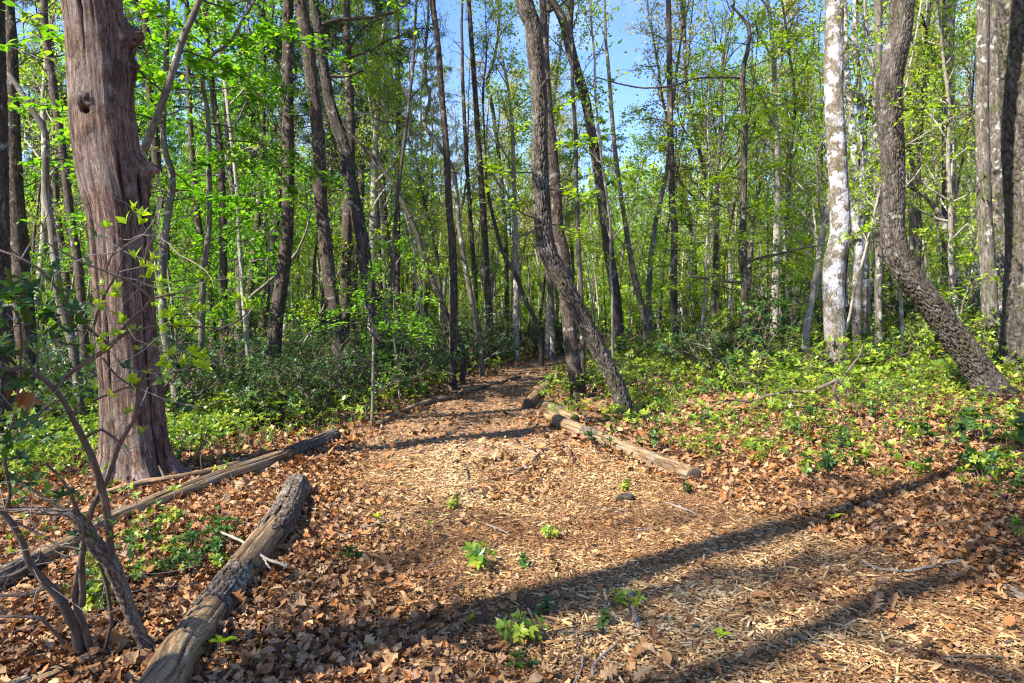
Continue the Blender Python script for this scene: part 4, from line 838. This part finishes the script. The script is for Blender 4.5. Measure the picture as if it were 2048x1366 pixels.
stick('thin dark wavy twig crossing the sunny chips in the middle of the path', [[(885, 999, 3), (940, 988, 4), (1010, 955, 5), (1045, 944, 6), (1068, 925, 6), (1081, 910, 3)], [(885, 999, 3), (840, 1003, 3), (800, 1002, 2.5), (770, 988, 2)]], 'stem')
stick('grey forked stick at the bottom edge below the pale grey stick', [[(1178, 1375, 8), (1190, 1340, 7), (1210, 1318, 6), (1234, 1299, 5)], [(1190, 1340, 5), (1206, 1355, 4), (1224, 1380, 3)]], 'twig')
stick('straight grey stick leaning over the barked log', [[(430, 1092, 5), (480, 1122, 6), (530, 1154, 6), (576, 1174, 7)], [(528, 1153, 4), (540, 1180, 3)]], 'twig', lift=.10)
stick('fine dark twig near the lower right edge', [[(1980, 1313, 4), (2010, 1296, 4), (2050, 1284, 4)]], 'stem')
stick('thin brown twig left of the long curved grey branch', [[(1604, 1125, 3), (1640, 1131, 4), (1662, 1135, 4), (1690, 1134, 3)]], 'stem')
stick('white splinter standing out in the sunny chips at mid path', [[(932, 935, 5), (934, 966, 6)]], 'oldlog')
stick('pale peeled stick below the seedling in mid clearing', [[(1072, 1058, 5), (1060, 1056, 5), (1085, 1050, 5), (1100, 1052, 4)]], 'oldlog')
stick('pale stick in front of the pale barkless right log', [[(1330, 1008, 4), (1360, 1022, 5), (1395, 1036, 4)]], 'twig')
def twig_litter():
    rr = np.random.default_rng(17); PR = []
    for i in range(5):
        mb = MB(); P, _ = wander((0, 0, .012), (1, 0, 0), rr.uniform(.18, .45), 8, rr, .14); P[:, 2] = .012+.01*rr.random(9); tube(mb, P, np.linspace(.0045, .002, 9), 6)
        o = mb.build('twig', M['twig' if i % 2 else 'stem'])
        PR.append(o)
    for i in range(90):
        x, y = scatter(1, 2.7, 12, rr, 1.2, .75, 0); x, y = float(x[0]), float(y[0]); o = PR[i % 5] if i < 5 else PR[i % 5].copy()
        if i >= 5: COL.objects.link(o)
        o.location = (x, y, tz(x, y)+.02); o.rotation_euler = (rr.normal(0, .08), rr.normal(0, .08), rr.uniform(0, 6.28)); o.scale = (rr.uniform(.6, 1.4),)*3
        tag(o, 'small dry twig lying loose among the leaves and chips', 'twig', 'small loose twigs on the ground')
twig_litter()
# ------------------------------------------------------------------ twisted stem by the birch, side branches with leaves
def armset(t, root, arms, d, mt, nm='stem', leafm=None, sides=9, disp=None):
    for arm in arms:
        dd = d if np.isscalar(d) else None
        st = .03 if disp is None else .006; P = np.array([at(u, v, (q[0] if q else dd)) for (u, v, w, *q) in arm])-root; R = [w/F*(q[0] if q else dd)/2 for (u, v, w, *q) in arm]
        Q, RQ = smoothpath(P, R, st); n = len(Q); Q = Q+(.004 if disp is None else 0)*np.stack([vnoise(np.arange(n)*.5, P[0][0]*9), vnoise(np.arange(n)*.5, 4.+P[0][2]*9), vnoise(np.arange(n)*.5, 8.)], 1)
        mb = MB(); tube(mb, Q, RQ*(1+.12*vnoise(np.arange(n)*.3, 2.)), sides, disp); mb.build(nm, M[mt], t)
hx, hy, hz = ground(1675, 812)
t = empty('twisted_branch', (hx, hy, hz)); tag(t, 'twisted pale laurel stem sprawling over the sprigs before the white birch', 'branch')
DB = hy
armset(t, np.array([hx, hy, hz]), [
    [(1675, 812, 6.5), (1668, 780, 6.5), (1673, 760, 7.9)],
    [(1673, 760, 7.9), (1645, 773, 7.2), (1621, 783, 6.5), (1587, 783, 5.8), (1553, 788, 5.8), (1533, 792, 5.8), (1502, 803, 5.0), (1471, 800, 4.3), (1433, 809, 3.6), (1392, 843, 2.9)],
    [(1673, 760, 7.2), (1693, 778, 6.5), (1700, 805, 5.8), (1700, 833, 4.3), (1724, 850, 2.9)],
    [(1697, 786, 4.3), (1724, 792, 3.6), (1758, 787, 3.6), (1773, 771, 2.2)],
    [(1680, 765, 4.3), (1697, 740, 4.3), (1717, 713, 4.3), (1726, 689, 2.2)],
    [(1529, 790, 2.9), (1502, 768, 2.9), (1468, 758, 2.2), (1444, 717, 1.4)],
    [(1610, 784, 2.9), (1616, 820, 2.2), (1636, 850, 1.4)],
    [(1587, 783, 2.9), (1560, 770, 2.2), (1545, 762, 1.4)]], DB, 'stem')
def side_spray(tree, P0, d0, length, rr, leaf, n=60, size=.08, r0=.012, bark='dark', droop=-.03, nm='branch', hang=.0):
    """one level branch from P0 (world) with twigs and leaves: part 'branch' with sub-part 'leaves'"""
    root = np.array(tree.location); bm, lb = MB(), MB(); tips = []
    B, _ = wander(P0-root, d0, length, 10, rr, .13, droop); tube(bm, B, np.linspace(r0, .004, 11), 6)
    for j in range(max(4, int(length*7))):
        q = int(rr.integers(2, 11)); s = rr.choice([-1, 1]); dd = B[q]-B[q-1]; dd /= np.linalg.norm(dd)
        dd = dd+s*np.array([-dd[1], dd[0], 0])*rr.uniform(.5, 1.1)+rr.normal(0, .12, 3); T, _ = wander(B[q], dd, length*.32*rr.uniform(.4, 1.1), 5, rr, .16, droop)
        tube(bm, T, np.linspace(.005, .0025, 6), 4); tips.append(T[1:])
    tips.append(B[5:]); tips = np.vstack(tips); k = rr.integers(0, len(tips), n); C = tips[k]+rr.normal(0, .035, (n, 3))
    nr = np.stack([rr.normal(0, .45, n), rr.normal(0, .45, n)-hang, np.ones(n)], 1)
    leaves(lb, C, rr.uniform(size*.6, size*1.15, n), nr, rr.uniform(0, 6.28, n), LOV, None, 0, rr, widen=1.25)
    b = bm.build(nm, M[bark], tree); lb.build('leaves', M[leaf], b)
def sprays_on(tree, Q, R, n, z0, z1, length, leaf, per, size, seed, bark='dark', az=None):
    rr = np.random.default_rng(seed); c = np.where((Q[:, 2] > z0) & (Q[:, 2] < z1))[0]
    for i in range(n):
        k = c[int((i+rr.random())/n*len(c))]; a = rr.uniform(0, 6.28) if az is None else az+rr.normal(0, .7)+(math.pi if i % 2 else 0); e = rr.uniform(-.05, .35)
        side_spray(tree, Q[k], (math.cos(a)*math.cos(e), math.sin(a)*math.cos(e), math.sin(e)), length*rr.uniform(.5, 1.2), rr, leaf, per, size, min(.014, R[k]*.5), bark)
sprays_on(tb, QB, RB, 30, 1.5, 8.6, 2.2, 'lime', 120, .105, 61, az=.0)
sprays_on(tf, QF, RF, 6, 3.0, 8.0, 1.6, 'lime', 110, .10, 62)
sprays_on(tmot, QM, RM, 18, 1.8, 9.5, 2.0, 'lime', 110, .11, 66, az=.2)
sprays_on(tsap, QS, RS, 9, 1.35, 2.3, 1.15, 'green', 90, .075, 63, az=.1)
sprays_on(tkn, QK, RK, 7, 3.0, 5.4, 1.1, 'lime', 46, .12, 64, az=.0)
sprays_on(tf, QF, RF, 7, 5.6, 9.5, 1.2, 'lime', 60, .15, 67, az=.0)
sprays_on(tsb, QSB, RSB, 5, 2.0, 5.0, 1.3, 'lime', 90, .08, 65, az=.2)
sprays_on(tp1, Qp1, Rp1, 9, 4.2, 9.0, 2.0, 'green', 170, .125, 71)
sprays_on(tp2, Qp2, Rp2, 16, 3.4, 9.5, 2.4, 'green', 190, .13, 72)
sprays_on(tp3, Qp3, Rp3, 18, 2.6, 7.8, 2.3, 'green', 170, .13, 73)
def pxbranch(tree, arm, d, bark, nm='branch'):
    armset(tree, np.array(tree.location), [arm], d, bark, nm)
pxbranch(tb, [(1485, 154, 5), (1440, 155, 4.5), (1390, 157, 4), (1348, 171, 4), (1290, 176, 3.5), (1240, 168, 3), (1185, 152, 2)], QB[0][1], 'dark')
pxbranch(tb, [(1486, 565, 7), (1450, 562, 6), (1420, 558, 5), (1380, 553, 4)], QB[0][1], 'oak')
pxbranch(tb, [(1492, 528, 7), (1510, 518, 6), (1560, 508, 5), (1600, 497, 4), (1650, 490, 3)], QB[0][1], 'oak')
pxbranch(tblk, [(640, 50, 8), (674, 41, 7), (742, 34, 6), (790, 22, 5), (806, 0, 4)], 15.5, 'oak')
pxbranch(tblk, [(650, 152, 8), (690, 152, 6), (728, 141, 4)], 15.5, 'oak')
pxbranch(tsout, [(1895, 140, 14), (1870, 115, 12), (1840, 92, 10), (1818, 70, 9), (1800, 40, 8)], 20, 'grey', 'limb')
# ------------------------------------------------------------------ laurel seedlings
def seedling(seed, H, nst, size, leaf, nw=3):
    rr = np.random.default_rng(seed); t = empty('laurel_seedling', (0, 0, 0)); sb, cb = MB(), MB(); C = []; A = []
    for i in range(nst):
        a = rr.uniform(0, 6.28); P, d = wander((rr.normal(0, .02), rr.normal(0, .02), -.02), (math.cos(a)*.5, math.sin(a)*.5, 1), H*rr.uniform(.5, 1.15), 6, rr, .2, .1)
        tube(sb, P, np.linspace(.0035, .0018, 7), 5); 
        for j in range(nw): C.append(P[-1-j*2]); A.append(d)
    C = np.array(C); A = np.array(A); rnd = rr.uniform(.3, .9, len(C)); whorls(cb, C, A, size, rr, 6, LOV, rnd)
    sb.build('stem', M['stem'], t); cb.build('leaves', M[leaf], t); return t
SD = [seedling(501, .16, 5, .060, 'cover', 2), seedling(502, .12, 3, .055, 'laurel', 2), seedling(503, .26, 5, .060, 'cover', 2), seedling(504, .36, 6, .070, 'laurel', 2), seedling(505, .09, 1, .06, 'lime', 1)]
SDU = set()
def put_seed(i, u, v, sc, label, group=None):
    o = SD[i] if i not in SDU else copy_tree(SD[i]); SDU.add(i); x, y, z = ground(u, v)
    o.location = (x, y, z); o.rotation_euler = (0, 0, random.uniform(0, 6.28)); o.scale = (sc,)*3
    if 'group' in o: del o['group']
    tag(o, label, 'seedling', group)
for i, u, v, sc, lb in (
    (0, 945, 1140, 1.25, 'bushy bright green laurel seedling alone in the middle of the clearing'),
    (1, 1050, 1136, .8, 'small dark laurel seedling just right of the bushy middle seedling'),
    (0, 1103, 1078, .75, 'small dense laurel seedling behind the bushy middle seedling'),
    (4, 762, 1052, .9, 'two-leafed bright seedling in the litter left of mid clearing'),
    (4, 858, 1058, .7, 'tiny pale seedling between the two-leafed and the bushy seedlings'),
    (0, 912, 1022, .75, 'yellow-tipped seedling at the near side of the sunny chips'),
    (1, 700, 1122, 1.1, 'low dark seedling in the litter right of the barked log'),
    (1, 1095, 1235, .95, 'glossy laurel seedling in the edge of the long shadow'),
    (1, 1213, 1256, .8, 'small laurel seedling left of the pale grey stick end'),
    (0, 1238, 1222, .8, 'yellow-tipped laurel seedling touching the pale grey stick'),
    (0, 1050, 1285, 1.05, 'tall glossy laurel seedling near the bottom edge'),
    (1, 1032, 1345, 1.0, 'broad-leaved laurel seedling lowest at the bottom edge'),
    (1, 1370, 990, 1.1, 'laurel seedling right below the sawn end of the pale log'),
    (0, 1255, 985, .7, 'small seedling left of the sawn end of the pale log'),
    (4, 416, 1325, 1.3, 'bright two-leafed sprout beside the near end of the barked log'),
    (4, 1660, 1060, 1.2, 'yellow-leafed sprout at the edge of the long shadow'),
    (3, 2005, 1010, .9, 'laurel clump in the litter by the right edge'),
    (2, 1930, 985, 1.0, 'laurel clump left of the one by the right edge'),
    (2, 2030, 1088, .8, 'large-leaved laurel sprig at the right edge beside the curved grey branch'),
    (4, 940, 1258, .6, 'tiny green sprout left of the tall glossy seedling'),
    (4, 1455, 1290, .8, 'single green sprout in the chips near the bottom right')):
    put_seed(i, u, v, sc, lb)
def more_seeds():
    rr = np.random.default_rng(23); n = 0
    G = 'laurel seedlings of the right bank'
    while n < 70:
        u = rr.uniform(1180, 2060); v = rr.uniform(800, 990)
        if v > 905+(u-1180)*.12 or v < 850-(u-1200)*.03: continue
        n += 1; put_seed(int(rr.choice([0, 2, 3, 1])), u, v, rr.uniform(.8, 1.25), 'laurel seedling scattered in the sunny leaves of the right bank', G)
    G = 'laurel seedlings between the two left logs'; n = 0
    for (a, b, c, d, m) in ((250, 455, 1040, 1170, 26), (120, 260, 1130, 1250, 12)):
        for i in range(m): put_seed(int(rr.choice([2, 3, 0])), rr.uniform(a, b), rr.uniform(c, d), rr.uniform(.5, .75), 'laurel seedling in the thick patch between the two left logs', G)
more_seeds()
# big-leaved young laurels at the right edge
for i, (u, v, s) in enumerate(((1880, 905, 1.0), (1960, 890, 1.15), (2040, 900, 1.2))):
    put_seed(3, u, v, s*1.35, ['large-leaved laurel left of two by the right edge bank', 'large-leaved laurel in the middle below the S-bent oak foot', 'large-leaved laurel cut by the right edge under the massive trunk'][i])
# ------------------------------------------------------------------ the near shrub in the lower left
bx, by, bz = ground(300, 1312)
t = empty('laurel_shrub', (bx, by, bz)); tag(t, 'gnarled laurel shrub with bare twisted stems spreading over the lower left corner', 'shrub'); root = np.array([bx, by, bz])
D0 = by
def dz(v): return max(2.15, D0-(1310-v)/1310*1.5)
def A(*p): return [(u, v, w, dz(v)) for (u, v, w) in p]
ARMS = [A((304, 1322, 26), (301, 1309, 23), (267, 1241, 21), (239, 1166, 24), (219, 1121, 25), (191, 1090, 27), (164, 1046, 25), (137, 1025, 15), (85, 1022, 12), (0, 1017, 11), (-60, 1010, 10)),
    A((219, 1125, 15), (222, 1090, 14), (215, 1029, 14), (205, 977, 13), (185, 919, 12), (164, 877, 11.5), (137, 819, 11), (106, 778, 11), (75, 751, 10), (34, 739, 10), (-30, 736, 9)),
    A((110, 780, 10), (130, 755, 9), (164, 730, 8.5), (212, 700, 8.5), (239, 675, 7), (290, 655, 5), (342, 652, 4), (444, 655, 3.5), (480, 640, 3), (506, 614, 2)),
    A((236, 678, 7), (253, 648, 6.5), (290, 614, 6), (308, 597, 5), (350, 588, 3.5), (396, 576, 2)),
    A((196, 1380, 22), (161, 1302, 20), (147, 1248, 18), (120, 1200, 17), (96, 1169, 15), (62, 1131, 14), (38, 1070, 12), (10, 1029, 11), (-30, 1000, 10)),
    A((165, 1210, 14), (164, 1104, 12), (178, 1036, 10), (188, 1008, 9.5), (212, 967, 9), (232, 913, 8.5), (246, 877, 8), (270, 836, 7.5), (277, 792, 6.5), (290, 744, 5), (312, 700, 3)),
    A((180, 1290, 14), (168, 1250, 13), (150, 1190, 12), (165, 1105, 11)),
    A((191, 1345, 7), (219, 1268, 7.5), (222, 1224, 7), (212, 1166, 7), (202, 1138, 5), (196, 1100, 4)),
    A((137, 1319, 7), (126, 1285, 7), (89, 1244, 6.5), (72, 1234, 6), (0, 1232, 6), (-40, 1228, 5)),
    A((171, 1101, 6), (120, 1090, 6), (68, 1063, 5), (27, 1042, 4)),
    A((-20, 495, 5), (0, 501, 5), (44, 515, 5), (75, 535, 5), (95, 556, 5), (144, 614, 5), (181, 662, 5), (215, 688, 5)),
    A((96, 488, 3), (154, 518, 5), (212, 542, 4.5), (273, 573, 4.5), (302, 596, 5)),
    A((20, 950, 6), (68, 981, 6), (116, 1012, 7), (140, 1026, 9)),
    A((92, 926, 5), (133, 971, 6), (150, 1008, 7), (158, 1030, 8)),
    A((147, 826, 5), (191, 799, 4.5), (256, 775, 4), (297, 758, 3.5), (376, 737, 2.5), (400, 725, 2)),
    A((239, 450, 3), (246, 500, 3.5), (236, 546, 4), (205, 600, 4.5), (186, 662, 4.5)),
    A((165, 880, 6), (205, 858, 6), (238, 882, 6), (246, 876, 6)),
    A((0, 870, 5), (40, 860, 5), (90, 820, 4), (120, 800, 4)),
    A((10, 1029, 8), (20, 980, 7), (8, 900, 6), (30, 820, 5), (42, 740, 5), (38, 640, 4), (0, 590, 3)),
    A((62, 1131, 8), (20, 1150, 7), (-30, 1160, 6)), A((96, 1175, 7), (50, 1188, 6), (-10, 1192, 5)),
    A((205, 717, 4), (232, 751, 4), (262, 770, 4), (277, 790, 4)),
    A((212, 542, 3), (225, 510, 3), (248, 470, 2.5), (262, 430, 2)), A((273, 573, 3), (290, 520, 2.5), (310, 470, 2))]
armset(t, root, ARMS[:1], 0, 'peel', 'stem', None, 44, bark_disp(9, 16, .005, 71, .2, 1.2)); armset(t, root, ARMS[1:], 0, 'stem', 'stem', None, 12)
rr = np.random.default_rng(91)
tw = []
for i in range(95):
    bm = MB(); arm = ARMS[int(rr.integers(1, len(ARMS)))]; k = int(rr.integers(1, len(arm))); u, v, w, d = arm[k]; p = at(u, v, d)-root
    T, _ = wander(p, (rr.normal(0, 1), rr.normal(0, .6), rr.normal(.1, .7)), rr.uniform(.10, .45), 6, rr, .25); tube(bm, T, np.linspace(.0024, .001, 7), 5); tw.append(T[-1]); bm.build('twig', M['twig'], t)
cl = [(250, 655, 5), (292, 545, 5), (330, 640, 5), (415, 553, 5), (437, 570, 6), (490, 612, 6), (400, 608, 5), (345, 642, 6), (350, 718, 5), (398, 710, 6), (412, 732, 6), (265, 762, 6), (170, 792, 5), (330, 738, 5), (290, 520, 4), (205, 600, 4), (455, 640, 4), (380, 660, 4), (310, 600, 4), (200, 690, 4), (240, 450, 4), (262, 430, 3)]
lb = MB()
for (u, v, n) in cl:
    C = np.array([at(u+rr.normal(0, 14), v+rr.normal(0, 10), dz(v)+rr.normal(0, .05))-root for _ in range(3)])
    whorls(lb, C, rr.normal(0, .5, (3, 3))+np.array([.5, -.3, .8]), .042, rr, n, LOV, rr.uniform(.45, .95, 3), 1.0)
lb.build('young_leaves', M['lime'], t)
lb = MB()
for (u, v, s, k) in ((20, 590, .06, 2), (70, 575, .055, 2), (130, 580, .05, 2), (110, 620, .055, 2), (50, 630, .06, 2), (150, 655, .05, 2), (25, 690, .06, 1), (15, 890, .075, 2), (40, 875, .07, 1), (100, 690, .05, 1), (190, 470, .04, 1), (60, 770, .05, 1), (95, 660, .05, 2), (180, 530, .04, 1), (10, 740, .06, 1)):
    C = np.array([at(u+rr.normal(0, 12), v+rr.normal(0, 10), dz(v)-.1+rr.normal(0, .05))-root for _ in range(k)])
    whorls(lb, C, rr.normal(0, .5, (k, 3))+np.array([0, -.2, .8]), s, rr, 5, LOV, rr.uniform(.0, .5, k), .2)
for _ in range(75):
    u, v = rr.uniform(-10, 190), rr.uniform(500, 1000)
    whorls(lb, np.array([at(u, v, dz(v)-.05+rr.normal(0, .12))-root]), rr.normal(0, .5, (1, 3))+np.array([[0, -.2, .8]]), rr.uniform(.035, .05), rr, 5, LOV, rr.uniform(.1, .8, 1), .4)
whorls(lb, np.array(tw[:14]), rr.normal(0, .5, (14, 3))+np.array([0, 0, .8]), .05, rr, 5, LOV, rr.uniform(.1, .8, 14), .3)
lb.build('old_leaves', M['laurel'], t)
lb = MB()
for _ in range(150):
    u, v = rr.uniform(-10, 330)**1.0, rr.uniform(560, 1120)
    if u > 130 and rr.random() < .6: continue
    whorls(lb, np.array([at(u, v, dz(v)-.02+rr.normal(0, .15))-root]), rr.normal(0, .5, (1, 3))+np.array([[0, -.1, .9]]), rr.uniform(.028, .045), rr, int(rr.integers(3, 6)), LOV, rr.uniform(.1, .8, 1), .6)
lb.build('leaves', M['cover'], t)
lb = MB(); C = np.array([at(u, v, dz(v)-.1)-root for u, v in ((45, 775), (60, 785), (35, 790), (70, 780), (50, 800), (20, 770))])
leaves(lb, C, np.full(6, .085), rr.normal(0, 1, (6, 3))+np.array([0, -1.0, 0]), rr.uniform(2.2, 4.0, 6), LOV, rr.uniform(.1, .5, 6), .8, rr)
lb.build('withered_leaves', M['litter'], t)
